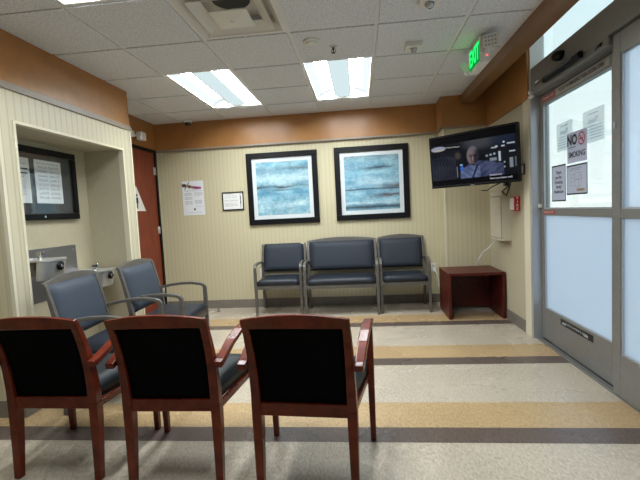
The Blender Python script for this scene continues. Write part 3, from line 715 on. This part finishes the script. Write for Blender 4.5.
def rows(lines, bg=(.70, .72, .74), ink=(.22, .23, .25)):
    """printed text blocks: (u0, u1, v, h) rows broken into word-like dashes"""
    def f(u, v):
        for (u0, u1, v0, hh) in lines:
            if v0 <= v <= v0+hh and u0 <= u <= u1 and nz(u*38+v0*91, v0*57, 2) > -.22: return mixc(bg, ink, .75)
        return bg
    return f
L = [(.10, .78, .735, .014), (.10, .92, .700, .010)]
for k in range(4): L += [(.10, .46, .64-.022*k, .010), (.54, .92, .645-.022*k, .010)]
for k in range(4): L += [(.10, .44, .52-.022*k, .010), (.56, .80, .55-.022*k, .010)]
for k in range(5): L += [(.10, .45, .40-.022*k, .010), (.56, .90, .42-.022*k, .010)]
for k in range(4): L += [(.60, .93, .25-.022*k, .010)]
L += [(.10, .90, .07, .008)]
fly = rows(L)
def flyer(u, v):
    if v > .76:
        n = fbm(u*5, v*9, 3)
        band = .845 - .14*(u-.3)
        if abs(v-band) < .045+.03*n and u < .9:
            return mixc((.42, .24, .13), (.06, .03, .03), .5+n*2.2) if u < .5 else mixc((.10, .04, .16), (.45, .05, .12), .5+n*2)
        if abs((v-.80)-(u-.16)*.9) < .018 and .1 < u < .36: return (.05, .04, .06)
    if .50 < u < .57 and .13 < v < .20: return (.01, .01, .01)
    return fly(u, v)
o = picture_mesh('wall_flyer', on_back(-2.215, 1.505, YB-.001), .297, .455, 56, 90, flyer, m_printt)
tag(o, 'white paper flyer with a coloured photo banner taped left of the framed certificate', 'flyer')
ct = thing('framed_certificate', 'small black-framed landscape certificate between the flyer and the large pictures', 'certificate', (-1.672, YB, 1.434))
bm = bmesh.new()
W2, H2 = .145, .122
for (a, b, c, d) in ((-W2, W2, H2-.012, H2), (-W2, W2, -H2, -H2+.016), (-W2, -W2+.012, -H2+.012, H2-.012), (W2-.012, W2, -H2+.012, H2-.012)): box(bm, a, b, -.018, -.002, c, d)
obj('frame', bm, m_blackfr, ct, bevel=.002)
Lc = [(.10, .72, .80, .02), (.06, .70, .70, .02)] + [(.06, .74, .56-.06*k, .022) for k in range(4)] + [(.08, .74, .30-.05*k, .030) for k in range(3)] 
base_c = rows(Lc, (.74, .74, .72), (.30, .30, .31))
picture_mesh('certificate_sheet', lambda u, v, d: (u, -.003-d, v), 2*W2-.02, 2*H2-.024, 60, 40, lambda u, v: (.06, .06, .06) if .845 < u < .90 and .1 < v < .93 and nz(v*40, 1, 1) > -.15 else base_c(u, v), m_printt, ct)

# power outlets
def outlet(cx, cz, y, label):
    t = thing('wall_outlet', label, 'outlet', (cx, y, cz))
    bm = bmesh.new(); box(bm, -.036, .036, -.006, 0, -.058, .058); obj('cover_plate', bm, m_white, t, bevel=.002)
    bm = bmesh.new()
    for z in (-.022, .022): box(bm, -.016, .016, -.0085, -.005, z-.014, z+.014)
    obj('socket', bm, mat('socket_ivory', (.5, .49, .46), .4), t, bevel=.002)
    return t
out0 = outlet(-1.33, .465, YB, 'white wall outlet behind the arm of the left single grey chair')
dup(out0, (.895, YB, .452), 0, 'white wall outlet with a plugged cable between the grey chairs and the cherry table')
bm = bmesh.new(); tube(bm, [(.895, YB-.012, .44), (.90, YB-.045, .43), (.93, YB-.05, .38), (.955, YB-.04, .28), (.965, YB-.03, .15), (.975, YB-.02, .06), (.985, YB-.03, .012)], .007)
box(bm, .882, .908, YB-.035, YB-.009, .415, .452)
tag(obj('power_cable', bm, m_white), 'white cable hanging from the outlet beside the cherry table', 'cable')

# ------------------------------------------------------------------ television
tv = thing('television', 'black flat television tilted out from the right wall showing a bald man in blue', 'television')
tx, ty, ta, tw, tz, tt = 0.7646, 4.436, -0.7362, 0.894, 1.415, 0.073
th = tw*.585
ux = Vector((math.cos(ta), math.sin(ta), 0)); uz = Vector((math.sin(tt)*math.sin(ta), -math.sin(tt)*math.cos(ta), math.cos(tt))); un = ux.cross(uz)   # towards viewer is +n?
uz = (uz).normalized(); un = ux.cross(uz).normalized()
if un.y > 0: un = -un
O = Vector((tx, ty, tz))
TV = lambda u, v, d: tuple(O+ux*u+uz*v+un*d)
bm = bmesh.new(); prism(bm, [(0, 0), (tw, 0), (tw, th), (0, th)], TV, -.045, 0); prism(bm, [(.18, .06), (tw-.18, .06), (tw-.18, th-.14), (.18, th-.14)], TV, -.075, -.044)
obj('tv_body', bm, m_blackp, tv, bevel=.004)
bm = bmesh.new()
b_ = .016
for (a, b, c, d) in ((0, tw, th-b_, th), (0, tw, 0, b_+.006), (0, b_, b_, th-b_), (tw-b_, tw, b_, th-b_)): prism(bm, [(a, c), (b, c), (b, d), (a, d)], TV, 0, .006)
obj('bezel', bm, m_blackp, tv, bevel=.002)
bm = bmesh.new(); prism(bm, [(tw/2-.02, .004), (tw/2+.02, .004), (tw/2+.02, .010), (tw/2-.02, .010)], TV, .006, .007); obj('logo_strip', bm, m_steel, tv)
def sstep(a, b, x): t = max(0, min(1, (x-a)/(b-a))); return t*t*(3-2*t)
def ell(u, v, cu, cv, ru, rv, soft=.25): return 1-sstep(1-soft, 1+soft, math.sqrt(((u-cu)/ru)**2+((v-cv)/rv)**2))
def screen(u, v):
    if v < .115 or v > .845: return (.001, .001, .0015)
    n = fbm(u*6, v*5, 40)
    c = mixc((.002, .003, .005), (.010, .011, .014), .5+n)
    c = mixc(c, (.050, .053, .062), ell(u, v, .60, .80, .17, .13, .6)*.8)
    c = mixc(c, (.012, .018, .040), ell(u, v, .86, .78, .12, .10, .6)*.8)
    if u < .31 and v < .60 - 1.6*max(0, u-.24)**1.2 - .4*max(0, .05-u):
        k = (.5+.5*math.sin(u*150+math.sin(v*45)*1.5))*(.5+.5*math.sin(v*190)); c = mixc((.008, .009, .015), (.050, .053, .078), k*.7+n*.5)
    c = mixc(c, (.26, .28, .38), ell(u, v, .095, .770, .095, .05, .12)*.95)
    c = mixc(c, (.40, .37, .27), ell(u, v, .10, .740, .08, .022, .3)*.7)
    if abs(v-(.775-.10*(u-.2))) < .009 and .18 < u < .37: c = (.26, .26, .23)
    c = mixc(c, (.045, .04, .035), ell(u, v, .34, .58, .035, .07, .5))
    sh = .43 - 1.4*max(0, .50-u)**1.05 - .55*max(0, u-.60)**1.25
    if .36 < u < .86 and v < sh: c = mixc((.020, .026, .062), (.055, .068, .135), .5+n*1.6+.25*math.sin(u*60-v*50))
    if .37 < u < .60 and v < min(sh, .37 - .5*abs(u-.50)): c = mixc((.055, .075, .16), (.12, .15, .26), .5+n*1.8+.3*math.sin(u*70+v*50))
    if abs(u-(.545+.25*(v-.25))) < .012 and v < .36: c = (.012, .014, .035)
    hd = ell(u, v, .520, .545, .070, .185, .10)
    sk = mixc((.15, .115, .120), (.022, .018, .025), sstep(.495, .565, u+.025*math.sin(v*16)+n*.06))
    sk = mixc(sk, (.012, .010, .013), bump1(v, .545, .022)*bump1(u, .497, .022)*.9)
    sk = mixc(sk, (.012, .010, .013), bump1(v, .545, .020)*bump1(u, .553, .020)*.8)
    sk = mixc(sk, (.26, .20, .21), ell(u, v, .520, .485, .010, .055, .4)*.6)
    sk = mixc(sk, (.04, .02, .025), bump1(v, .425, .012)*bump1(u, .52, .03)*.8)
    sk = mixc(sk, (.10, .105, .135), sstep(.62, .70, v)*.9)
    sk = mixc(sk, (.015, .012, .016), sstep(.41, .37, v))
    c = mixc(c, sk, hd)
    c = mixc(c, (.03, .11, .45), ell(u, v, .385, .31, .022, .050)); c = mixc(c, (.22, .38, .60), ell(u, v, .378, .385, .018, .018))
    if .318 < u < .332 and .15 < v < .36: c = (.16, .19, .21)
    for (a, b, p, q, col) in ((.725, .770, .43, .445, .2), (.672, .690, .49, .515, .28), (.716, .732, .50, .525, .35), (.757, .772, .51, .535, .4), (.715, .785, .40, .445, .22), (.812, .828, .38, .55, .5),
        (.864, .874, .705, .725, .7), (.905, .98, .672, .688, .4), (.925, .98, .525, .538, .45), (.735, .785, .630, .645, .4), (.845, .875, .640, .655, .5), (.925, .955, .24, .41, .22), (.864, .872, .335, .355, .4), (.864, .872, .25, .268, .4), (.78, .80, .64, .665, .5), (.98, .99, .25, .42, .1)):
        d = max((a-u)/.006, (u-b)/.006, (p-v)/.010, (v-q)/.010, 0)
        if d < 1: c = mixc((col*.75, col*.88, col), c, d)
    return c
picture_mesh('screen', lambda u, v, d: TV(tw/2+u, th/2+.003+v, d), tw-2*b_, th-2*b_-.006, 200, 116, screen, m_screen, tv, thick=.0015)
bm = bmesh.new(); m_cap = emis('white_caption', (.7, .7, .8), .4)
text_into(bm, '(Indistinct)', .026, lambda u, v, d: TV(tw*.695+u, .085+v, d), 0, depth=.0025, align='LEFT')
text_into(bm, 'Have you been well', .026, lambda u, v, d: TV(tw*.695+u, .052+v, d), 0, depth=.0025, align='LEFT')
plabel(obj('caption', bm, m_cap, tv), 'white caption lines at the lower right of the screen')
# wall arm
pc = Vector(TV(tw*.62, th*.45, -.07)); wp = Vector((XR, 4.36, pc.z)); el = Vector((1.44, 4.60, pc.z))
bm = bmesh.new()
sweep(bm, [wp-Vector((.012, 0, 0)), el], .018, .012, (0, 0, 1)); sweep(bm, [el, pc+un*-.02], .018, .012, (0, 0, 1)); lathe(bm, [(.02, -.03), (.02, .03)], tuple(el), 'z', 12)
box(bm, XR-.012, XR, wp.y-.06, wp.y+.06, pc.z-.12, pc.z+.12)
prism(bm, [(tw*.62-.1, th*.25), (tw*.62+.1, th*.25), (tw*.62+.1, th*.65), (tw*.62-.1, th*.65)], TV, -.09, -.07)
obj('wall_mount', bm, m_blackp, tv)
bm = bmesh.new(); q0 = Vector(TV(tw*.86, .02, -.05)); 
tube(bm, [q0+Vector((0, 0, .02)), q0+Vector((.01, .02, -.05)), q0+Vector((-.03, .08, -.10)), q0+Vector((.02, .12, -.14)), q0+Vector((.05, .14, -.08)), Vector((XR-.03, 4.20, q0.z+.02))], .007)
tube(bm, [q0+Vector((-.02, .02, .0)), q0+Vector((-.12, .10, -.05)), q0+Vector((-.10, .30, -.075)), q0+Vector((-.14, .36, -.07))], .005)
box(bm, q0.x-.03, q0.x+.01, q0.y+.0, q0.y+.05, q0.z-.05, q0.z+.01)
obj('cable', bm, m_blackp, tv)

# ------------------------------------------------------------------ right wall fittings
eb = thing('utility_box', 'tall beige metal utility box on the right wall under the television', 'box')
bx0 = 1.422
bm = bmesh.new(); box(bm, bx0, XR, 4.315, 4.665, .845, 1.325); obj('box_body', bm, m_beige, eb, bevel=.003)
bm = bmesh.new(); box(bm, bx0-.0022, bx0-.0004, 4.321, 4.659, .866, 1.304); obj('door_seam', bm, m_taupe, eb)
bm = bmesh.new(); box(bm, bx0-.010, bx0-.003, 4.330, 4.650, .875, 1.295); box(bm, bx0-.003, bx0+.001, 4.345, 4.635, .89, 1.28); dr = obj('cover_door', bm, m_beige, eb, bevel=.002)
bm = bmesh.new(); lathe(bm, [(.011, 0), (.009, -.006)], (bx0-.010, 4.49, 1.12), 'x', 12); obj('lock', bm, m_steel, dr)
bm = bmesh.new(); box(bm, bx0-.004, XR, 4.31, 4.67, 1.325, 1.345); obj('lid', bm, m_beige, eb, bevel=.003)
bm = bmesh.new(); tube(bm, [(1.46, 4.62, .85), (1.44, 4.66, .80), (1.40, 4.72, .73), (1.36, 4.80, .68), (1.33, 4.84, .60), (1.31, 4.86, .52)], .008)
tag(obj('data_cable', bm, m_white), 'white cable drooping from the utility box to the cherry table', 'cable')
fa = thing('fire_alarm', 'red fire alarm device with a white lens on the right wall beside the door', 'alarm')
bm = bmesh.new(); box(bm, 1.457, XR, 4.07, 4.175, 1.148, 1.288); obj('alarm_body', bm, m_red, fa, bevel=.004)
bm = bmesh.new(); box(bm, 1.449, 1.457, 4.078, 4.172, 1.160, 1.276); obj('strobe_lens', bm, m_white, fa, bevel=.004)
bm = bmesh.new()
text_into(bm, 'F\nI\nR\nE', .034, lambda u, v, d: (1.484+u, 4.07-d, 1.219+v), 0, depth=.0012, bold=.0008); obj('lettering', bm, m_decw, fa)
sg = thing('room_sign', 'small dark-framed sign on the right wall at the right edge of the television', 'sign')
bm = bmesh.new(); box(bm, XR-.022, XR, 3.915, 4.035, 1.478, 1.58); obj('frame', bm, mat('dark_red_frame', (.05, .01, .012), .4), sg, bevel=.002)
bm = bmesh.new(); box(bm, XR-.0235, XR-.022, 3.932, 4.018, 1.494, 1.564, 0); text_into(bm, 'A', .05, on_right(3.975, 1.529, XR-.0235), 1); obj('sign_sheet', bm, [m_paper, m_inkb], sg)

# ------------------------------------------------------------------ cherry table (open-front cube)
tb = thing('cherry_side_table', 'low dark cherry box table with an open front in the corner under the television', 'table', (0, 0, 0))
X0, X1, Y0, Y1, T, H = .906, 1.496, 4.47, 4.990, .030, .503
bm = bmesh.new(); box(bm, X0, X1, Y0, Y1, H-T, H); obj('tabletop', bm, m_cherry_d, tb, bevel=.003)
for a, b in ((X0, X0+T), (X1-T, X1)):
    bm = bmesh.new(); box(bm, a, b, Y0, Y1, 0, H-T); obj('side_panel', bm, m_cherry_d, tb, bevel=.002)
bm = bmesh.new(); box(bm, X0+T, X1-T, Y1-.05, Y1-.03, .03, H-T); obj('back_panel', bm, m_cherry_d, tb)
bm = bmesh.new(); box(bm, .99, 1.0, YB-.1, YB-.09, 0, .01)
bm.free()

# ------------------------------------------------------------------ drinking fountains and bulletin board in the alcove
pt = thing('steel_back_plate', 'dull stainless wall plate behind the higher drinking fountain', 'panel')
bm = bmesh.new(); box(bm, XA, XA+.004, 2.62, 3.495, .62, 1.052); obj('plate', bm, m_steeld, pt, bevel=.001)
bm = bmesh.new()
for (y, z) in ((2.66, 1.01), (3.46, 1.01), (3.46, .65), (2.66, .65)): 
    bm = bmesh.new(); lathe(bm, [(.006, .004), (.005, .007)], (XA, y, z), 'x', 8); obj('screw', bm, m_steel, pt)
def fountain(cy, zr, label, hh):
    t = thing('drinking_fountain', label, 'drinking fountain', (XA+.0045, cy, zr))
    D, Wd = .33, .132
    def outline(k=1.0):
        pts = [(0, -Wd*k)]
        for a in range(0, 7): pts.append((D*k-.07+.07*math.sin(a*math.pi/12), -Wd*k+.07-.07*math.cos(a*math.pi/12)))
        for a in range(0, 7): pts.append((D*k-.07+.07*math.cos(a*math.pi/12), Wd*k-.07+.07*math.sin(a*math.pi/12)))
        pts.append((0, Wd*k)); return pts
    bm = bmesh.new(); prism(bm, [(max(.19, u), v) for u, v in outline(.98)][1:-1], lambda u, v, d: (u*(1-.10*max(0, -d-.03)/hh), v, d), -.012, -hh)
    obj('fountain_body', bm, m_steel, t, bevel=.004)
    bm = bmesh.new(); prism(bm, [(0, -.075), (.19, -.075), (.19, .075), (0, .075)], lambda u, v, d: (u, v, d), -.031, -hh+.03); obj('wall_bracket', bm, m_steeld, t)
    bm = bmesh.new()
    o1 = outline(1.0); o2 = [(max(.03, u-.03), v*.80) for u, v in o1]; n = len(o1)
    a = [bm.verts.new((u, v, -.012)) for u, v in o1]; b = [bm.verts.new((u, v, 0)) for u, v in o1]; c = [bm.verts.new((u, v, 0)) for u, v in o2]; e = [bm.verts.new((.03+(u-.03)*.6+.03, v*.6, -.030)) for u, v in o2]
    for P, Q in ((a, b), (b, c), (c, e)):
        for k in range(n): bm.faces.new((P[k], P[(k+1)%n], Q[(k+1)%n], Q[k]))
    bm.faces.new(e); bm.faces.new(a[::-1]); 
    obj('basin', bm, m_steel, t)
    bm = bmesh.new(); tube(bm, [(.24, -.075, -.005), (.24, -.075, .03), (.245, -.065, .052), (.255, -.045, .058)], [.013, .012, .011, .009], 10)
    box(bm, .225, .262, -.09, -.058, .030, .062); obj('bubbler', bm, m_chrome, t, bevel=.004)
    bm = bmesh.new(); lathe(bm, [(.034, D*.98-.004), (.034, D*.98+.006), (.026, D*.98+.012)], (0, 0.02, -.055), 'x', 20); pb = obj('push_button', bm, m_blackp, t)
    bm = bmesh.new(); lathe(bm, [(.016, D*.98+.012), (.014, D*.98+.020)], (0, .02, -.055), 'x', 16); obj('button_cap', bm, m_chrome, pb)
    return t
fountain(2.855, .985, 'higher stainless drinking fountain in the alcove, nearer the viewer', .15)
fountain(3.46, .815, 'lower stainless drinking fountain in the alcove, partly behind the grey chairs', .15)

bb = thing('bulletin_board', 'glazed black-framed bulletin board with two white sheets in the alcove', 'bulletin board')
by0, by1, bz0, bz1 = 2.56, 3.545, 1.283, 1.868
bm = bmesh.new(); fwd = .052
for (a, b, c, d) in ((by0, by1, bz1-fwd, bz1), (by0, by1, bz0, bz0+fwd), (by0, by0+fwd, bz0+fwd, bz1-fwd), (by1-fwd, by1, bz0+fwd, bz1-fwd)): box(bm, XA, XA+.04, a, b, c, d)
obj('frame', bm, m_blackfr, bb, bevel=.006)
bm = bmesh.new(); box(bm, XA, XA+.010, by0+fwd, by1-fwd, bz0+fwd, bz1-fwd); obj('felt_backing', bm, m_dgrey, bb)
bm = bmesh.new(); box(bm, XA+.030, XA+.033, by0+fwd, by1-fwd, bz0+fwd, bz1-fwd); obj('cover_glass', bm, m_coverglass, bb)
bm = bmesh.new(); lathe(bm, [(.010, .04), (.008, .046)], (XA, 3.12, bz0+.026), 'x', 12); obj('lock', bm, m_chrome, bb)
Ls = [(.08, .90, .93, .010), (.08, .90, .905, .010)]
for k in range(8):
    for q in range(3): Ls += [(.10, .46, .85-.10*k-.02*q, .010), (.52, .90, .85-.10*k-.02*q, .010)]
o = picture_mesh('posted_sheet', on_left(3.235, 1.598, XA+.011), .295, .355, 46, 96, rows(Ls, (.80, .83, .86)), m_printt)
tag(o, 'white sheet with two text columns in the bulletin board, right of the two', 'paper')
Ls2 = [(.1, .9, .88-.03*k, .010) for k in range(2)] + [(.1, .85, .60-.028*k, .010) for k in range(16)]
r0 = rows(Ls2, (.80, .83, .86))
o = picture_mesh('posted_sheet', on_left(2.885, 1.598, XA+.011), .300, .355, 46, 96, lambda u, v: (.02, .02, .02) if (.42 < u < .93 and (.74 < v < .775 or .645 < v < .68)) else r0(u, v), m_printt)
tag(o, 'white sheet with two black bars in the bulletin board, cut off by the alcove edge', 'paper')

# ------------------------------------------------------------------ chairs
def cushion(bm, xf, xr, y0, y1, z0, z1, bulge=.012, n=10, ex=6, sag=.42):
    """padded slab: half width xf at y1 (front) and xr at y0 (rear)"""
    top, bot = [], []
    for j in range(n+1):
        t = j/n; y = y0+(y1-y0)*t; hx = xr+(xf-xr)*t; rt_, rb = [], []
        for i in range(n+1):
            s = i/n*2-1; q = t*2-1
            e = (1-abs(s)**ex)*(1-abs(q)**ex)
            zt = z1 - (z1-z0)*sag*(1-max(0, e)**.35) + bulge*(1-s*s)*(1-q*q)
            sx = s*hx*(1-.02*abs(q)**8); 
            rt_.append(bm.verts.new((sx, y, zt))); rb.append(bm.verts.new((sx*.985, y0+.004+(y1-y0-.008)*t, z0)))
        top.append(rt_); bot.append(rb)
    for j in range(n):
        for i in range(n):
            bm.faces.new((top[j][i], top[j][i+1], top[j+1][i+1], top[j+1][i])); bm.faces.new((bot[j][i], bot[j+1][i], bot[j+1][i+1], bot[j][i+1]))
    for k in range(n):
        bm.faces.new((top[0][k+1], top[0][k], bot[0][k], bot[0][k+1])); bm.faces.new((top[n][k], top[n][k+1], bot[n][k+1], bot[n][k]))
        bm.faces.new((top[k][0], top[k+1][0], bot[k+1][0], bot[k][0])); bm.faces.new((top[k+1][n], top[k][n], bot[k][n], bot[k+1][n]))
def interp(path, z):
    for (y0, z0), (y1, z1) in zip(path, path[1:]):
        if z0 <= z <= z1: return y0+(y1-y0)*(z-z0)/(z1-z0)
    return path[-1][0]

def red_chair(label, loc, rz):
    t = thing('wooden_armchair', label, 'chair', loc, rz, group='cherry armchairs with black backs')
    post = [(-.232, 0), (-.222, .15), (-.215, .30), (-.214, .38), (-.218, .45), (-.231, .55), (-.255, .65), (-.287, .74), (-.318, .803)]
    P = lambda lo, hi: [(y, z) for y, z in post if lo <= z <= hi]
    for s in (-1, 1):
        pts = P(0, .38); hw = [.0165, .019, .0215, .022]
        bm = bmesh.new(); sweep(bm, [(s*(.212), y, z) for y, z in pts], hw, [.017, .021, .025, .026]); obj('leg', bm, m_cherry, t, bevel=.004)
        bm = bmesh.new(); sweep(bm, [(s*.270, .225, z) for z in (0, .2, .4, .635)], [.014, .016, .018, .018], [.015, .018, .021, .020]); obj('leg', bm, m_cherry, t, bevel=.004)
    bm = bmesh.new()
    for s in (-1, 1):
        pts = P(.38, .9); k = len(pts)
        sweep(bm, [(s*.212, y, z) for i, (y, z) in enumerate(pts)], [.022-.007*i/(k-1) for i in range(k)], [.026, .024, .021, .018, .016, .014][:k] if k <= 6 else [.02]*k)
    # crest rail, bowed and arched
    n = 14; pr = []
    for i in range(n+1):
        u = i/n*2-1; x = u*.228; arch = .024*(1-u*u); bow = -.014*(1-u*u)
        zb, zt = .762+.006*(1-u*u), .808+arch
        yb, yt = interp(post, .762)+bow, interp(post, .8029)-.004+bow
        pr.append([bm.verts.new(p) for p in ((x, yb-.013, zb), (x, yb+.013, zb), (x, yt+.013, zt), (x, yt-.013, zt))])
    for a, b in zip(pr, pr[1:]):
        for k in range(4): bm.faces.new((a[k], b[k], b[(k+1)%4], a[(k+1)%4]))
    bm.faces.new(pr[0]); bm.faces.new(pr[-1][::-1])
    box(bm, -.194, .194, -.234, -.202, .352, .412)
    obj('back_frame', bm, m_cherry, t, bevel=.004)
    # upholstered back panel between the posts
    bm = bmesh.new(); zz = [.405, .45, .50, .55, .60, .65, .70, .74, .775]
    rows_ = []
    for z in zz:
        y = interp(post, z); yb = -.012
        rr = []
        for i in range(9):
            u = i/8*2-1; b = yb*(1-u*u)
            rr.append((u*.198, y+b*min(1, max(0, (z-.42)*8)), z))
        rows_.append(rr)
    F = [[bm.verts.new((x, y-.006, z)) for x, y, z in r] for r in rows_]; B = [[bm.verts.new((x, y+.020, z)) for x, y, z in r] for r in rows_]
    for j in range(len(zz)-1):
        for i in range(8):
            bm.faces.new((F[j][i], F[j][i+1], F[j+1][i+1], F[j+1][i])); bm.faces.new((B[j][i], B[j+1][i], B[j+1][i+1], B[j][i+1]))
    for i in range(8): bm.faces.new((F[0][i+1], F[0][i], B[0][i], B[0][i+1])); bm.faces.new((F[-1][i], F[-1][i+1], B[-1][i+1], B[-1][i]))
    for j in range(len(zz)-1): bm.faces.new((F[j][0], F[j+1][0], B[j+1][0], B[j][0])); bm.faces.new((F[j+1][-1], F[j][-1], B[j][-1], B[j+1][-1]))
    obj('backrest', bm, m_blackfab, t, smooth=True)
    bm = bmesh.new(); cushion(bm, .262, .205, -.200, .240, .378, .468, .012, n=12, ex=12, sag=.3); obj('seat', bm, m_teal, t, smooth=True)
    bm = bmesh.new(); box(bm, -.252, .252, .205, .228, .340, .376)
    for s in (-1, 1): sweep(bm, [(s*.212, -.20, .360), (s*.254, .215, .360)], .016, .010, (0, 0, 1))
    obj('seat_frame', bm, m_cherry, t, bevel=.003)
    arm = [(-.282, .588), (-.25, .594), (-.19, .614), (-.11, .640), (0, .657), (.11, .661), (.20, .655), (.248, .645)]
    for s in (-1, 1):
        bm = bmesh.new()
        k = len(arm); sweep(bm, [(s*(.252+.020*i/(k-1)), y, z) for i, (y, z) in enumerate(arm)], [.020, .020, .021, .023, .024, .024, .023, .021], [.015, .015, .014, .013, .013, .013, .013, .012])
        obj('armrest', bm, m_cherry, t, bevel=.005)
    return t
rA = red_chair('cherry armchair seen from behind, leftmost of the three in front, near the alcove', (-1.522, 2.015, 0), math.radians(-.3))
dup(rA, (-.908, 1.985, 0), 0, 'cherry armchair seen from behind, middle of the front row of three')
dup(rA, (-.267, 1.935, 0), math.radians(-4.0), 'cherry armchair seen from behind, right of the front row with its right side open')

def gray_chair(name, label, W, loc, rz, vinyl, group, seat_label=None):
    """W: distance between front leg centres"""
    t = thing(name, label, 'chair' if W < .7 else 'bench', loc, rz, group=group)
    fy, ry = .215, -.205; X = W/2; Xr = X+.002
    post = [(ry-.01, 0), (ry, .2), (ry+.008, .40), (ry-.002, .50), (ry-.022, .62), (ry-.050, .75), (ry-.078, .855)]
    for s in (-1, 1):
        bm = bmesh.new(); sweep(bm, [(s*Xr, y, z) for y, z in post[:3]], [.014, .016, .017], [.016, .018, .019]); obj('leg', bm, m_grayw, t, bevel=.003)
        bm = bmesh.new(); sweep(bm, [(s*X, fy, z) for z in (0, .2, .42, .57)], [.014, .016, .017, .016], [.015, .016, .017, .016]); obj('leg', bm, m_grayw, t, bevel=.003)
    bm = bmesh.new()
    for s in (-1, 1): sweep(bm, [(s*Xr, y, z) for y, z in post[2:]], [.017, .016, .015, .014, .013], [.019, .017, .015, .013, .012])
    n = 14; pr = []
    for i in range(n+1):
        u = i/n*2-1; x = u*(Xr+.013); a = 1-u*u
        zb, zt = .845+.004*a, .866+.036*a; yb = post[-1][0]-.006*a
        pr.append([bm.verts.new(p) for p in ((x, yb-.012, zb), (x, yb+.012, zb), (x, yb+.006, zt), (x, yb-.018, zt))])
    for a, b in zip(pr, pr[1:]):
        for k in range(4): bm.faces.new((a[k], b[k], b[(k+1)%4], a[(k+1)%4]))
    bm.faces.new(pr[0]); bm.faces.new(pr[-1][::-1])
    box(bm, -Xr, Xr, ry-.014, ry+.006, .505, .535)
    obj('back_frame', bm, m_grayw, t, bevel=.003)
    # back cushion
    bm = bmesh.new(); nn = 10
    Fv, Bv = [], []
    for j in range(nn+1):
        v = j/nn; z = .487+(.852-.487)*v; yc = interp(post, min(z, .8549)); rf, rb = [], []
        for i in range(nn+1):
            u = i/nn*2-1; q = v*2-1; e = max(0, (1-abs(u)**14)*(1-abs(q)**14))**.35
            rf.append(bm.verts.new((u*(Xr-.018), yc+.008+.028*e+.003*(1-u*u)*(1-q*q), z))); rb.append(bm.verts.new((u*(Xr-.018), yc-.012, z)))
        Fv.append(rf); Bv.append(rb)
    for j in range(nn):
        for i in range(nn):
            bm.faces.new((Fv[j][i], Fv[j+1][i], Fv[j+1][i+1], Fv[j][i+1])); bm.faces.new((Bv[j][i], Bv[j][i+1], Bv[j+1][i+1], Bv[j+1][i]))
    for k in range(nn):
        bm.faces.new((Fv[0][k], Fv[0][k+1], Bv[0][k+1], Bv[0][k])); bm.faces.new((Fv[nn][k+1], Fv[nn][k], Bv[nn][k], Bv[nn][k+1]))
        bm.faces.new((Fv[k+1][0], Fv[k][0], Bv[k][0], Bv[k+1][0])); bm.faces.new((Fv[k][nn], Fv[k+1][nn], Bv[k+1][nn], Bv[k][nn]))
    obj('backrest', bm, vinyl, t, smooth=True)
    bm = bmesh.new(); cushion(bm, X-.018, Xr-.022, ry+.02, fy+.018, .370, .447, .006, n=12, ex=16, sag=.3); obj('seat', bm, m_seatv, t, smooth=True)
    bm = bmesh.new(); box(bm, -X+.014, X-.014, fy-.012, fy+.012, .325, .372); box(bm, -Xr+.014, Xr-.014, ry-.005, ry+.015, .325, .372)
    for s in (-1, 1): sweep(bm, [(s*Xr, ry+.02, .349), (s*X, fy-.012, .349)], .023, .010, (0, 0, 1))
    obj('seat_frame', bm, m_grayw, t, bevel=.003)
    arm = [(fy, .565), (fy-.001, .590), (fy-.012, .607), (fy-.038, .618), (fy-.12, .630), (fy-.22, .630), (fy-.32, .620), (ry+.005, .600)]
    for s in (-1, 1):
        bm = bmesh.new(); k = len(arm)
        sweep(bm, [(s*X, y, z) for i, (y, z) in enumerate(arm)], [.015, .016, .017, .017, .017, .017, .017, .015], [.016, .015, .014, .013, .012, .012, .012, .012])
        obj('armrest', bm, m_grayw, t, bevel=.004)
    return t
PI = math.pi
gB = 'grey-framed chairs along the back wall'
c1 = gray_chair('waiting_chair', 'grey-framed armchair at the left end of the back wall row', .56, (-1.028, 5.055, 0), PI, m_bluedk, gB)
c2 = gray_chair('wide_waiting_chair', 'double-width grey-framed chair between the two single chairs on the back wall', .856, (-.262, 4.985, 0), PI, m_bluedk, None)
dup(c1, (.488, 5.035, 0), PI, 'grey-framed armchair at the right end of the back wall row, nearest the cherry table')
g1 = gray_chair('waiting_chair', 'grey-framed blue armchair in front of the near drinking fountain, behind the left cherry chairs', .56, (-1.768, 2.709, 0), math.radians(-85.3), m_blue, 'grey-framed chairs by the alcove')
dup(g1, (-1.694, 3.408, 0), math.radians(-87.5), 'grey-framed blue armchair nearer the restroom door, in front of the lower fountain')

# small door stop on the floor by the back wall
bm = bmesh.new(); lathe(bm, [(.022, 0), (.022, .006), (.012, .012), (.014, .045), (.010, .050)], (-1.90, 5.12, 0), 'z', 16)
tag(obj('door_stop', bm, mat('grey_rubber', (.12, .11, .10), .5)), 'small grey floor door stop near the back wall left of the grey chairs', 'door stop')
